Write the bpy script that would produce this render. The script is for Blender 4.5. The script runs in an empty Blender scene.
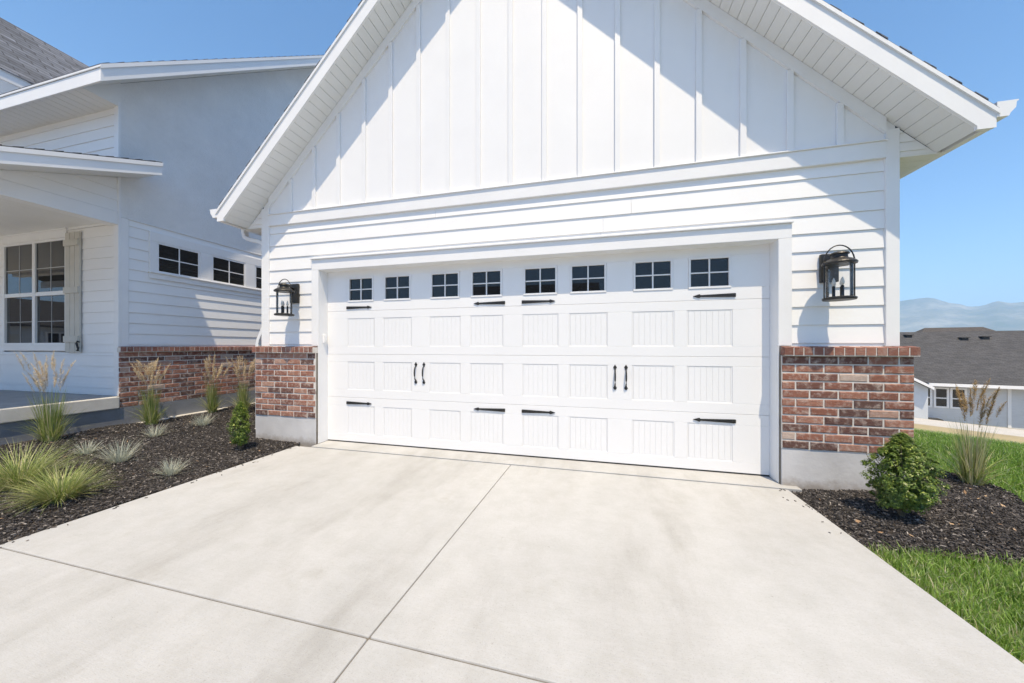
import bpy, math, random
from mathutils import Vector, Matrix
random.seed(7)
R = math.radians
sc = bpy.context.scene
COL = sc.collection

# ------------------------------------------------------------------ camera, sky, sun, exposure
F_PX, CXW, CYW, CZW = 330.0, 0.853, -3.333, 1.19
TH = math.atan((594 - 512) / F_PX)
cam = bpy.data.cameras.new('camera')
cam.sensor_width = 36.0
cam.lens = F_PX / 1024 * 36
cam.shift_y = 5 / 1024
cam.clip_start = 0.05
cam.clip_end = 40000
co = bpy.data.objects.new('camera', cam)
co.location = (CXW, CYW, CZW)
co.rotation_euler = (R(90), 0, TH)
COL.objects.link(co)
sc.camera = co

SUN_DIR = Vector((0.130, -0.300, 0.790)).normalized()
w = bpy.data.worlds.new('World')
sc.world = w
w.use_nodes = True
nt = w.node_tree
nt.nodes.clear()
sky = nt.nodes.new('ShaderNodeTexSky')
sky.sky_type = 'NISHITA'
sky.sun_disc = False
sky.sun_elevation = math.asin(SUN_DIR.z)
sky.sun_rotation = math.atan2(SUN_DIR.x, SUN_DIR.y)
sky.altitude = 1400
sky.air_density = 0.85
sky.dust_density = 2.5
sky.ozone_density = 6.0
bg = nt.nodes.new('ShaderNodeBackground')
bg.inputs[1].default_value = 0.145
wo = nt.nodes.new('ShaderNodeOutputWorld')
hs_ = nt.nodes.new('ShaderNodeHueSaturation')
hs_.inputs['Saturation'].default_value = 1.22
nt.links.new(sky.outputs[0], hs_.inputs['Color'])
nt.links.new(hs_.outputs[0], bg.inputs[0])
nt.links.new(bg.outputs[0], wo.inputs[0])

sl = bpy.data.lights.new('sun', 'SUN')
sl.energy = 2.75
sl.angle = R(0.53)
sl.color = (1.0, 0.92, 0.82)
so = bpy.data.objects.new('sun', sl)
so.rotation_euler = SUN_DIR.to_track_quat('Z', 'Y').to_euler()
so.location = (3, -6, 20)
COL.objects.link(so)

sc.view_settings.view_transform = 'Standard'
sc.view_settings.look = 'None'
sc.view_settings.exposure = 1.13
sc.view_settings.gamma = 1.0
sc.view_settings.use_curve_mapping = False
sc.view_settings.use_white_balance = True
sc.view_settings.white_balance_temperature = 8150
sc.view_settings.white_balance_tint = 7
sc.render.resolution_x, sc.render.resolution_y = 1024, 683
try:
    sc.cycles.max_bounces = 8
    sc.cycles.diffuse_bounces = 4
    sc.cycles.volume_bounces = 2
except Exception:
    pass

# ------------------------------------------------------------------ materials
def new_mat(name):
    m = bpy.data.materials.new(name)
    m.use_nodes = True
    n = m.node_tree
    n.nodes.clear()
    o = n.nodes.new('ShaderNodeOutputMaterial')
    b = n.nodes.new('ShaderNodeBsdfPrincipled')
    n.links.new(b.outputs[0], o.inputs[0])
    return m, n, b

def N(n, typ, **kw):
    x = n.nodes.new(typ)
    for k, v in kw.items():
        if k.startswith('i_'):
            x.inputs[k[2:].replace('_', ' ')].default_value = v
        else:
            setattr(x, k, v)
    return x

def coords(n, scale=(1, 1, 1), rot=(0, 0, 0)):
    g = N(n, 'ShaderNodeNewGeometry')
    mp = N(n, 'ShaderNodeMapping')
    mp.inputs['Scale'].default_value = scale
    mp.inputs['Rotation'].default_value = rot
    n.links.new(g.outputs['Position'], mp.inputs['Vector'])
    return mp

def ramp(n, stops, src):
    r = N(n, 'ShaderNodeValToRGB')
    e = r.color_ramp.elements
    while len(e) < len(stops):
        e.new(0.5)
    for i, (p, c) in enumerate(stops):
        e[i].position = p
        e[i].color = (*c, 1)
    n.links.new(src, r.inputs[0])
    return r

def noise(n, scale, detail=4, rough=.55, sc3=(1, 1, 1), rot=(0, 0, 0)):
    t = N(n, 'ShaderNodeTexNoise')
    t.inputs['Scale'].default_value = scale
    t.inputs['Detail'].default_value = detail
    t.inputs['Roughness'].default_value = rough
    n.links.new(coords(n, sc3, rot).outputs[0], t.inputs['Vector'])
    return t

def bump(n, b, src, strength, dist):
    bp = N(n, 'ShaderNodeBump')
    bp.inputs['Strength'].default_value = strength
    bp.inputs['Distance'].default_value = dist
    n.links.new(src, bp.inputs['Height'])
    n.links.new(bp.outputs[0], b.inputs['Normal'])
    return bp

def simple(name, c1, c2, scale=3, rough=.5, sc3=(1, 1, 1), bmp=None, metal=0, detail=4):
    m, n, b = new_mat(name)
    t = noise(n, scale, detail, sc3=sc3)
    r = ramp(n, [(.3, c1), (.7, c2)], t.outputs[0])
    n.links.new(r.outputs[0], b.inputs['Base Color'])
    b.inputs['Roughness'].default_value = rough
    b.inputs['Metallic'].default_value = metal
    if bmp:
        t2 = noise(n, bmp[0], 5, .6, sc3=bmp[3] if len(bmp) > 3 else (1, 1, 1))
        bump(n, b, t2.outputs[0], bmp[1], bmp[2])
    return m

def tinted(name, stops, rough=.6, noise_mix=None, bmp=None, trans=0):
    """colour picked per face from the attribute 'rnd'"""
    m, n, b = new_mat(name)
    a = N(n, 'ShaderNodeAttribute', attribute_name='rnd')
    r = ramp(n, stops, a.outputs['Fac'])
    out = r.outputs[0]
    if noise_mix:
        scale, lo, hi, col, amt = noise_mix
        t = noise(n, scale, 6, .65)
        rr = ramp(n, [(lo, (0, 0, 0)), (hi, (1, 1, 1))], t.outputs[0])
        mu = N(n, 'ShaderNodeMath', operation='MULTIPLY')
        mu.inputs[1].default_value = amt
        n.links.new(rr.outputs[0], mu.inputs[0])
        mx = N(n, 'ShaderNodeMix', data_type='RGBA')
        n.links.new(mu.outputs[0], mx.inputs[0])
        n.links.new(out, mx.inputs[6])
        mx.inputs[7].default_value = (*col, 1)
        out = mx.outputs[2]
    n.links.new(out, b.inputs['Base Color'])
    b.inputs['Roughness'].default_value = rough
    if bmp:
        t2 = noise(n, bmp[0], 6, .65)
        bump(n, b, t2.outputs[0], bmp[1], bmp[2])
    if trans:
        tr = N(n, 'ShaderNodeBsdfTranslucent')
        n.links.new(out, tr.inputs[0])
        ms = N(n, 'ShaderNodeMixShader')
        ms.inputs[0].default_value = trans
        n.links.new(b.outputs[0], ms.inputs[1])
        n.links.new(tr.outputs[0], ms.inputs[2])
        o = [x for x in n.nodes if x.type == 'OUTPUT_MATERIAL'][0]
        n.links.new(ms.outputs[0], o.inputs[0])
    return m

M = {}
M['siding'] = simple('white_siding_paint', (.80, .80, .80), (.84, .84, .84), 2.2, .55,
                     bmp=(9, .25, .0012, (1, 1, 14)))
M['batten_panel'] = simple('white_panel_paint', (.79, .79, .795), (.83, .83, .83), 1.6, .55,
                           bmp=(10, .3, .0012, (10, 10, 1)))
M['trim'] = simple('white_trim_paint', (.78, .78, .785), (.82, .82, .82), 3, .45, bmp=(60, .15, .0006))
M['door_steel'] = simple('white_door_steel', (.79, .795, .80), (.82, .82, .825), 1.3, .38,
                         bmp=(14, .22, .0010, (1, 1, 9)))
M['soffit'] = simple('soffit_metal', (.74, .74, .73), (.78, .78, .77), 2, .5)
M['gutter'] = simple('gutter_metal', (.78, .78, .785), (.82, .82, .82), 2, .3)
M['shutter'] = simple('greige_shutter_paint', (.50, .48, .43), (.56, .54, .49), 5, .55,
                      bmp=(12, .3, .001, (8, 8, 1)))
M['black_metal'] = simple('black_iron', (.018, .018, .019), (.04, .038, .036), 30, .42, bmp=(90, .3, .0006), metal=.3)
M['vinyl'] = simple('window_vinyl', (.78, .78, .79), (.82, .82, .82), 3, .35)
M['grille'] = simple('inner_grille', (.40, .41, .42), (.46, .47, .48), 3, .5)
M['rubber'] = simple('black_rubber', (.03, .03, .03), (.05, .05, .05), 8, .8)
M['caulk'] = simple('dark_joint', (.10, .085, .07), (.20, .18, .15), 6, .9)
M['porch_floor'] = simple('porch_concrete', (.26, .27, .28), (.33, .34, .35), 4, .75, bmp=(60, .3, .002))
M['foundation'] = simple('foundation_parging', (.47, .47, .48), (.60, .60, .61), 3.4, .85, bmp=(28, .5, .004))
m = M['foundation']; n = m.node_tree
b = [x for x in n.nodes if x.type == 'BSDF_PRINCIPLED'][0]
src = b.inputs['Base Color'].links[0].from_socket
g_ = N(n, 'ShaderNodeNewGeometry'); sp_ = N(n, 'ShaderNodeSeparateXYZ'); n.links.new(g_.outputs['Position'], sp_.inputs[0])
mz_ = N(n, 'ShaderNodeMath', operation='MULTIPLY_ADD'); mz_.inputs[1].default_value = .22
n.links.new(noise(n, 11, 6, .7).outputs[0], mz_.inputs[0]); n.links.new(sp_.outputs['Z'], mz_.inputs[2])
rr_ = ramp(n, [(.10, (.62, .56, .50)), (.20, (1, 1, 1))], mz_.outputs[0])
k_ = N(n, 'ShaderNodeMix', data_type='RGBA', blend_type='MULTIPLY'); k_.inputs[0].default_value = 1
n.links.new(src, k_.inputs[6]); n.links.new(rr_.outputs[0], k_.inputs[7]); n.links.new(k_.outputs[2], b.inputs['Base Color'])
M['shaded_foundation'] = simple('shaded_foundation_concrete', (.17, .18, .20), (.24, .25, .27), 3, .8, bmp=(24, .5, .004))  # left house foundation: its shade is put into this darker colour
M['slab_edge'] = simple('slab_edge_concrete', (.50, .48, .44), (.62, .60, .56), 5, .8, bmp=(50, .4, .002))
M['candle'] = simple('candle_sleeve', (.62, .60, .55), (.72, .70, .64), 5, .5)
M['street'] = simple('bounce_street_concrete', (.30, .29, .27), (.38, .37, .345), 2, .85)
M['neighbor_wall'] = simple('grey_clapboard', (.56, .57, .58), (.62, .63, .64), 2, .6, sc3=(1, 1, 9))
M['neighbor_stucco'] = simple('blue_grey_panel', (.50, .54, .58), (.56, .60, .64), 2, .7)

# stucco
m, n, b = new_mat('grey_stucco')
t = noise(n, 2.6, 8, .7)
r = ramp(n, [(.28, (.70, .70, .70)), (.72, (.80, .80, .80))], t.outputs[0])
n.links.new(r.outputs[0], b.inputs['Base Color'])
b.inputs['Roughness'].default_value = .9
t2 = noise(n, 38, 8, .7)
bump(n, b, t2.outputs[0], .9, .012)
M['stucco'] = m

# glass panes of windows (dark room behind)
m, n, b = new_mat('window_glass')
t = noise(n, 1.2, 2)
r = ramp(n, [(.3, (.008, .009, .010)), (.7, (.016, .017, .018))], t.outputs[0])
n.links.new(r.outputs[0], b.inputs['Base Color'])
b.inputs['Roughness'].default_value = .015
b.inputs['IOR'].default_value = 1.5
bump(n, b, noise(n, 1.1, 1).outputs[0], .06, .02)
M['glass'] = m

# clear lantern glass
m, n, b = new_mat('lantern_glass')
n.nodes.remove(b)
tp = N(n, 'ShaderNodeBsdfTransparent'); tp.inputs[0].default_value = (.97, .975, .98, 1)
gl = N(n, 'ShaderNodeBsdfGlossy'); gl.inputs['Roughness'].default_value = .16
fr = N(n, 'ShaderNodeFresnel'); fr.inputs[0].default_value = 1.36
ms = N(n, 'ShaderNodeMixShader')
n.links.new(fr.outputs[0], ms.inputs[0]); n.links.new(tp.outputs[0], ms.inputs[1]); n.links.new(gl.outputs[0], ms.inputs[2])
o = [x for x in n.nodes if x.type == 'OUTPUT_MATERIAL'][0]
n.links.new(ms.outputs[0], o.inputs[0])
M['lantern_glass'] = m

# concrete driveway
m, n, b = new_mat('driveway_concrete')
t = noise(n, .9, 6, .6, sc3=(1, .6, 1))
r = ramp(n, [(.30, (.392, .398, .402)), (.60, (.457, .464, .470))], t.outputs[0])
ts = noise(n, 1.15, 7, .66, sc3=(1.5, .42, 1), rot=(0, 0, R(6)))
rs = ramp(n, [(.33, (.83, .82, .80)), (.47, (.975, .97, .965)), (.56, (1, 1, 1))], ts.outputs[0])
mx = N(n, 'ShaderNodeMix', data_type='RGBA', blend_type='MULTIPLY'); mx.inputs[0].default_value = 1
n.links.new(r.outputs[0], mx.inputs[6]); n.links.new(rs.outputs[0], mx.inputs[7])
tf = noise(n, 55, 6, .7)
rf = ramp(n, [(.3, (.95, .945, .94)), (.6, (1, 1, 1))], tf.outputs[0])
mx2 = N(n, 'ShaderNodeMix', data_type='RGBA', blend_type='MULTIPLY'); mx2.inputs[0].default_value = 1
n.links.new(mx.outputs[2], mx2.inputs[6]); n.links.new(rf.outputs[0], mx2.inputs[7])
# fine horizontal broom streaks
tb = noise(n, 9, 4, .6, sc3=(1, 12, 1))
rb = ramp(n, [(.35, (.965, .965, .96)), (.65, (1, 1, 1))], tb.outputs[0])
mx3 = N(n, 'ShaderNodeMix', data_type='RGBA', blend_type='MULTIPLY'); mx3.inputs[0].default_value = 1
n.links.new(mx2.outputs[2], mx3.inputs[6]); n.links.new(rb.outputs[0], mx3.inputs[7])
last = mx3.outputs[2]
for (sc_, lo, hi, c_) in ((7, .36, .60, (.93, .93, .92)), (160, .34, .44, (.80, .79, .77)), (38, .27, .33, (.72, .70, .66)), (2.2, .30, .40, (.92, .91, .885))):
    q_ = noise(n, sc_, 5, .65)
    r_ = ramp(n, [(lo, c_), (hi, (1, 1, 1))], q_.outputs[0])
    k_ = N(n, 'ShaderNodeMix', data_type='RGBA', blend_type='MULTIPLY'); k_.inputs[0].default_value = 1
    n.links.new(last, k_.inputs[6]); n.links.new(r_.outputs[0], k_.inputs[7])
    last = k_.outputs[2]
n.links.new(last, b.inputs['Base Color'])
b.inputs['Roughness'].default_value = .82
bump(n, b, noise(n, 60, 8, .75, sc3=(1, 4, 1)).outputs[0], .6, .0035)
M['driveway'] = m

M['brick'] = tinted('tumbled_brick', [(.0, (.105, .055, .046)), (.16, (.155, .068, .052)), (.40, (.225, .090, .062)),
                                      (.66, (.29, .118, .078)), (.88, (.34, .160, .112)), (.97, (.43, .27, .21)), (1, (.48, .37, .31))],
                    .88, (21, .48, .68, (.58, .48, .42), .60), (60, 1.0, .006))
M['cap_brick'] = tinted('rowlock_brick', [(.0, (.17, .072, .054)), (.5, (.26, .108, .078)), (1, (.34, .165, .12))],
                        .88, (19, .50, .74, (.50, .40, .35), .5), (60, 1.0, .006))
M['mortar'] = simple('mortar', (.56, .52, .48), (.70, .66, .62), 16, .95, bmp=(60, .6, .004))

# shingles: courses with per-tab variation
def shingles(name, base, var, rot=0, axis='X'):
    m, n, b = new_mat(name)
    tc = N(n, 'ShaderNodeTexCoord')
    mp = N(n, 'ShaderNodeMapping')
    n.links.new(tc.outputs['UV'], mp.inputs['Vector'])
    bt = N(n, 'ShaderNodeTexBrick')
    bt.inputs['Scale'].default_value = 1
    bt.inputs['Brick Width'].default_value = .32
    bt.inputs['Row Height'].default_value = .10
    bt.inputs['Mortar Size'].default_value = .008
    bt.inputs['Bias'].default_value = 0
    bt.inputs['Color1'].default_value = (*[c * (1 - var) for c in base], 1)
    bt.inputs['Color2'].default_value = (*[c * (1 + var) for c in base], 1)
    bt.inputs['Mortar'].default_value = (*[c * .35 for c in base], 1)
    n.links.new(mp.outputs[0], bt.inputs['Vector'])
    t = noise(n, 9, 6, .7)
    r = ramp(n, [(.3, (.75, .75, .75)), (.7, (1.2, 1.2, 1.2))], t.outputs[0])
    mx = N(n, 'ShaderNodeMix', data_type='RGBA', blend_type='MULTIPLY'); mx.inputs[0].default_value = 1
    n.links.new(bt.outputs['Color'], mx.inputs[6]); n.links.new(r.outputs[0], mx.inputs[7])
    n.links.new(mx.outputs[2], b.inputs['Base Color'])
    b.inputs['Roughness'].default_value = .92
    ad = N(n, 'ShaderNodeMath', operation='ADD')
    n.links.new(bt.outputs['Fac'], ad.inputs[0]); n.links.new(noise(n, 120, 4).outputs[0], ad.inputs[1])
    bump(n, b, ad.outputs[0], .5, -.006)
    return m
M['shingles'] = shingles('grey_shingles', (.115, .130, .160), .34)
M['dark_shingles'] = shingles('charcoal_shingles', (.072, .072, .076), .22)
M['brown_shingles'] = shingles('brown_shingles', (.085, .075, .07), .2)

# soil, mulch, lawn, terrain
M['mulch_base'] = simple('mulch_soil', (.045, .036, .031), (.09, .073, .062), 40, .95, bmp=(45, 1, .02))
M['mulch_chips'] = tinted('mulch_chips', [(.0, (.015, .013, .013)), (.42, (.045, .040, .038)), (.76, (.105, .093, .088)),
                                          (.94, (.20, .18, .165)), (1, (.38, .34, .31))], .9)
M['lawn_blades'] = tinted('lawn_blades', [(.0, (.10, .19, .025)), (.35, (.21, .35, .06)), (.72, (.34, .50, .13)),
                                          (.92, (.42, .48, .24)), (1, (.62, .56, .38))], .5, trans=.4)
M['leaf_grass'] = tinted('grass_leaf', [(.0, (.12, .18, .045)), (.5, (.28, .35, .10)), (.8, (.46, .48, .20)), (1, (.62, .56, .36))], .5, trans=.3)
M['fescue'] = tinted('fescue_leaf', [(.0, (.30, .34, .28)), (.5, (.50, .53, .45)), (.85, (.66, .64, .52)), (1, (.72, .64, .48))], .6, trans=.25)
M['straw'] = tinted('dry_straw', [(.0, (.38, .30, .17)), (.6, (.55, .46, .28)), (1, (.66, .58, .40))], .7, trans=.3)
M['plume'] = tinted('seed_plume', [(.0, (.52, .40, .25)), (.5, (.70, .58, .40)), (1, (.82, .75, .60))], .8, trans=.35)
M['dry_plume'] = tinted('dry_seed_plume', [(.0, (.28, .17, .07)), (.5, (.42, .28, .13)), (1, (.56, .42, .24))], .8, trans=.3)
M['box_leaf'] = tinted('boxwood_leaf', [(.0, (.045, .085, .018)), (.45, (.12, .20, .035)), (.8, (.28, .37, .075)), (1, (.50, .56, .14))], .38, trans=.35)
M['stem'] = simple('woody_stem', (.10, .075, .05), (.17, .13, .09), 30, .9, bmp=(60, .6, .003))
M['dead_leaf'] = tinted('dead_leaf', [(.0, (.22, .12, .06)), (1, (.46, .32, .2))], .8)

def terrain_mat():
    m, n, b = new_mat('terrain_ground')
    g = N(n, 'ShaderNodeNewGeometry')
    dp = N(n, 'ShaderNodeVectorMath', operation='DOT_PRODUCT')
    n.links.new(g.outputs['Position'], dp.inputs[0])
    dp.inputs[1].default_value = (.67, .742, 0)
    nz = noise(n, .5, 5, .6)
    ma = N(n, 'ShaderNodeMath', operation='MULTIPLY_ADD')
    ma.inputs[1].default_value = 1.6
    n.links.new(nz.outputs[0], ma.inputs[0]); n.links.new(dp.outputs['Value'], ma.inputs[2])
    mr = N(n, 'ShaderNodeMapRange')
    mr.inputs['From Min'].default_value = -20; mr.inputs['From Max'].default_value = 40
    n.links.new(ma.outputs[0], mr.inputs['Value'])
    rr = ramp(n, [(.0, (.44, .40, .33)), (.19, (.44, .40, .33)), (.26, (.44, .40, .33)), (.285, (.10, .12, .05)), (.470, (.10, .15, .05)), (.483, (.40, .32, .17)), (.583, (.36, .29, .17)),  # unseen soil stops before the grass, made pale to bounce light
                  (.60, (.50, .47, .43)), (.853, (.52, .49, .45)), (.88, (.30, .28, .20))], mr.outputs[0])
    t = noise(n, 3, 8, .7)
    r2 = ramp(n, [(.3, (.72, .74, .7)), (.7, (1.2, 1.18, 1.2))], t.outputs[0])
    mx = N(n, 'ShaderNodeMix', data_type='RGBA', blend_type='MULTIPLY'); mx.inputs[0].default_value = 1
    n.links.new(rr.outputs[0], mx.inputs[6]); n.links.new(r2.outputs[0], mx.inputs[7])
    n.links.new(mx.outputs[2], b.inputs['Base Color'])
    b.inputs['Roughness'].default_value = .95
    return m
M['terrain'] = terrain_mat()
m, n, b = new_mat('mountain_rock')
t = noise(n, .0035, 12, .72)
r = ramp(n, [(.36, (.05, .065, .04)), (.5, (.13, .125, .10)), (.66, (.32, .29, .24))], t.outputs[0])
n.links.new(r.outputs[0], b.inputs['Base Color'])
b.inputs['Roughness'].default_value = .95
M['mountain'] = m

# ------------------------------------------------------------------ mesh builder
class MB:
    def __init__(s):
        s.v, s.f, s.m, s.t, s.uv = [], [], [], [], {}
    def face(s, idx, mat=0, t=0.5):
        s.f.append(tuple(idx)); s.m.append(mat); s.t.append(t)
    def quadp(s, pts, mat=0, t=0.5):
        i = len(s.v)
        s.v += [tuple(p) for p in pts]
        s.face(range(i, i + len(pts)), mat, t)
    def box(s, x0, x1, y0, y1, z0, z1, mat=0, t=0.5):
        if x1 < x0: x0, x1 = x1, x0
        if y1 < y0: y0, y1 = y1, y0
        if z1 < z0: z0, z1 = z1, z0
        i = len(s.v)
        s.v += [(x0, y0, z0), (x1, y0, z0), (x1, y1, z0), (x0, y1, z0), (x0, y0, z1), (x1, y0, z1), (x1, y1, z1), (x0, y1, z1)]
        for q in ((0, 3, 2, 1), (4, 5, 6, 7), (0, 1, 5, 4), (1, 2, 6, 5), (2, 3, 7, 6), (3, 0, 4, 7)):
            s.face([i + k for k in q], mat, t)
    def hexa(s, p, mat=0, t=0.5):
        """8 points: bottom ring then top ring"""
        i = len(s.v)
        s.v += [tuple(q) for q in p]
        for q in ((0, 3, 2, 1), (4, 5, 6, 7), (0, 1, 5, 4), (1, 2, 6, 5), (2, 3, 7, 6), (3, 0, 4, 7)):
            s.face([i + k for k in q], mat, t)
    def prism(s, poly, ext, mat=0, t=0.5):
        """polygon (3D points) extruded by the vector ext"""
        i = len(s.v); k = len(poly)
        s.v += [tuple(p) for p in poly] + [(p[0] + ext[0], p[1] + ext[1], p[2] + ext[2]) for p in poly]
        s.face([i + j for j in range(k)], mat, t)
        s.face([i + k + j for j in reversed(range(k))], mat, t)
        for j in range(k):
            s.face([i + j, i + (j + 1) % k, i + k + (j + 1) % k, i + k + j], mat, t)
    def lathe(s, c, prof, seg=24, mat=0, t=0.5):
        i = len(s.v)
        for (r, z) in prof:
            for k in range(seg):
                a = 2 * math.pi * k / seg
                s.v.append((c[0] + r * math.cos(a), c[1] + r * math.sin(a), c[2] + z))
        for j in range(len(prof) - 1):
            for k in range(seg):
                a, b2 = i + j * seg + k, i + j * seg + (k + 1) % seg
                s.face([a, b2, b2 + seg, a + seg], mat, t)
        if prof[0][0] > 1e-5: s.face([i + k for k in reversed(range(seg))], mat, t)
        e = i + (len(prof) - 1) * seg
        if prof[-1][0] > 1e-5: s.face([e + k for k in range(seg)], mat, t)
    def tube(s, pts, r, seg=8, mat=0, t=0.5):
        pts = [Vector(p) for p in pts]
        i = len(s.v)
        for j, p in enumerate(pts):
            d = (pts[min(j + 1, len(pts) - 1)] - pts[max(j - 1, 0)]).normalized()
            u = d.orthogonal().normalized() if abs(d.z) > .9 else d.cross(Vector((0, 0, 1))).normalized()
            v2 = d.cross(u).normalized()
            rr = r[j] if isinstance(r, (list, tuple)) else r
            for k in range(seg):
                a = 2 * math.pi * k / seg
                q = p + (u * math.cos(a) + v2 * math.sin(a)) * rr
                s.v.append(tuple(q))
        for j in range(len(pts) - 1):
            for k in range(seg):
                a, b2 = i + j * seg + k, i + j * seg + (k + 1) % seg
                s.face([a, b2, b2 + seg, a + seg], mat, t)
        s.face([i + k for k in reversed(range(seg))], mat, t)
        e = i + (len(pts) - 1) * seg
        s.face([e + k for k in range(seg)], mat, t)
    def build(s, name, mats, parent=None, bevel=0, smooth=False, origin=(0, 0, 0)):
        me = bpy.data.meshes.new(name)
        v = s.v
        if parent is not None:
            pl = parent.matrix_world_loc if hasattr(parent, 'matrix_world_loc') else None
        ox, oy, oz = origin
        if origin != (0, 0, 0):
            v = [(a - ox, b2 - oy, c - oz) for a, b2, c in v]
        me.from_pydata(v, [], s.f)
        for mt in (mats if isinstance(mats, (list, tuple)) else [mats]):
            me.materials.append(M[mt] if isinstance(mt, str) else mt)
        me.polygons.foreach_set('material_index', s.m)
        at = me.attributes.new('rnd', 'FLOAT', 'FACE')
        at.data.foreach_set('value', s.t)
        if smooth:
            me.polygons.foreach_set('use_smooth', [True] * len(s.f))
        me.update()
        ob = bpy.data.objects.new(name, me)
        COL.objects.link(ob)
        if parent is not None:
            ob.parent = parent
            q = parent; off = Vector(origin)
            while q is not None:
                off = off - Vector(q.location); q = q.parent
            ob.location = off
        else:
            ob.location = origin
        if bevel:
            bv = ob.modifiers.new('bevel', 'BEVEL')
            bv.width = bevel; bv.segments = 2; bv.limit_method = 'ANGLE'
        return ob

def tag(o, label=None, cat=None, group=None, kind=None):
    for k, v in (('label', label), ('category', cat), ('group', group), ('kind', kind)):
        if v: o[k] = v
    return o

def empty(name, loc, label=None, cat=None, group=None):
    o = bpy.data.objects.new(name, None)
    o.location = loc
    o.empty_display_size = .1
    COL.objects.link(o)
    return tag(o, label, cat, group)

def roof_uv(ob):
    """uv in metres: u along the horizontal direction of each face, v up its slope"""
    me = ob.data
    uvl = me.uv_layers.new(name='UVMap')
    for p in me.polygons:
        nn = p.normal
        h = Vector((0, 0, 1)).cross(nn)
        h = Vector((1, 0, 0)) if h.length < 1e-4 else h.normalized()
        g = nn.cross(h)
        for li in p.loop_indices:
            q = me.vertices[me.loops[li].vertex_index].co
            uvl.data[li].uv = (q.dot(h), q.dot(g))

# ------------------------------------------------------------------ terrain, driveway, beds
DX, DY = .67, .742
def gh(x, y):
    s = x * DX + y * DY
    t = s - 5.0
    if t < -1.5: d = 0
    elif t < 1.5: d = (t + 1.5) ** 2 / 6.0
    else: d = t
    d = min(d, 30.0)
    return -.055 - .126 * d

def grid_axis():
    a = [i * .6 for i in range(0, 70)]
    st, v = .8, a[-1]
    while v < 14000:
        st *= 1.28; v += st; a.append(v)
    return [-q for q in reversed(a[1:])] + a
ax = grid_axis()
mb = MB()
nn = len(ax)
for y in ax:
    for x in ax:
        mb.v.append((x, y, gh(x, y)))
for j in range(nn - 1):
    for i in range(nn - 1):
        a = j * nn + i
        mb.face([a, a + 1, a + nn + 1, a + nn])
tag(mb.build('ground', 'terrain', smooth=True), kind='structure')

# driveway: slabs with real joints
DXL, DXR = -2.61, 2.42
YJ = [-.112, -2.165, -5.2, -8.4]
mb = MB()
g = .0035
xj = -.01
for j in range(3):
    y1, y0 = YJ[j] - (g if j else .004), YJ[j + 1] + g
    jx = lambda y: .046 + .0415 * max(y, -2.6) + .003 * math.sin(y * 2)
    for (a0, a1, b0, b1) in ((DXL, jx(y0) - .003, DXL, jx(y1) - .003), (jx(y0) + .003, DXR, jx(y1) + .003, DXR)):
        mb.hexa([(a0, y0, -.14), (a1, y0, -.14), (b1, y1, -.14), (b0, y1, -.14), (a0, y0, 0), (a1, y0, 0), (b1, y1, 0), (b0, y1, 0)])
ob = mb.build('driveway', 'driveway', bevel=.006)
tag(ob, kind='structure')
mb = MB()
mb.box(DXL + .01, DXR - .01, -8.39, -.113, -.13, -.008)
tag(mb.build('driveway_joint_filler', 'caulk'), kind='structure')
mb = MB()
mb.box(-9.5, -2.625, -3.95, -2.5, -.1, .012)
tag(mb.build('bounce_walkway', 'driveway', bevel=.006), kind='structure')  # unseen concrete walk, added to bounce light into the porch
# pavement and street in front of the driveway, unseen, added to bounce light onto the walls
mb = MB()
mb.box(-60, 60, -10.4, -8.42, -.2, .0)
tag(mb.build('bounce_pavement', 'driveway'), kind='structure')
mb = MB()
mb.box(-60, 60, -21, -10.42, -.3, -.045)
tag(mb.build('street', 'street'), kind='structure')
mb = MB()
mb.box(-2.405, 2.525, -.1055, .30, -.14, .006)
tag(mb.build('garage_apron', 'driveway', bevel=.004), kind='structure')

# mulch beds
def mulch_h(x, y):
    if x < 0:
        t = max(0, min(1, (-2.7 - x) / 2.6))
        return -.012 + .075 * t + .012 * math.sin(x * 5.1 + y * 3.3) * t + .008 * math.sin(y * 7.7 - x * 2.9)
    t = max(0, min(1, (x - 2.45) / .5)) * max(0, min(1, (y + .83) / .25))
    return -.045 + .06 * t + .010 * math.sin(x * 6.1 + y * 4.3)

def right_bed(x, y):
    """inside the right hand mulch bed"""
    if x < 2.43: return False
    front = -.83 + .02 * math.sin(x * 5) + .05 * math.sin(x * 1.7 + 1)
    if y < front: return False
    lim = 3.98 + .07 * math.sin(y * 3.1) + .05 * math.sin(y * 7.3)
    if x > lim + max(0, (-.2 - y)) * .8: return False
    if x < 3.24 and y > 0: return False
    return y < 5.8

def bed_mesh(name, x0, x1, y0, y1, st, inside, skirt=.1):
    mb = MB(); idx = {}
    nx, ny = int((x1 - x0) / st), int((y1 - y0) / st)
    def vid(i, j):
        if (i, j) not in idx:
            x, y = x0 + i * st, y0 + j * st
            idx[(i, j)] = len(mb.v)
            mb.v.append((x, y, mulch_h(x, y)))
        return idx[(i, j)]
    for j in range(ny):
        for i in range(nx):
            if inside(x0 + (i + .5) * st, y0 + (j + .5) * st):
                mb.face([vid(i, j), vid(i + 1, j), vid(i + 1, j + 1), vid(i, j + 1)])
    return mb.build(name, 'mulch_base', smooth=True)

def left_bed(x, y):
    return -5.63 < x < DXL - .005 and -2.48 < y < 5.5 and not (x > -3.28 and y > -.03)
tag(bed_mesh('mulch_bed', -5.64, -2.612, -2.5, 5.5, .06, left_bed), kind='structure')
tag(bed_mesh('mulch_bed', 2.425, 5.4, -1.0, 5.8, .05, right_bed), kind='structure')

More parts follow.
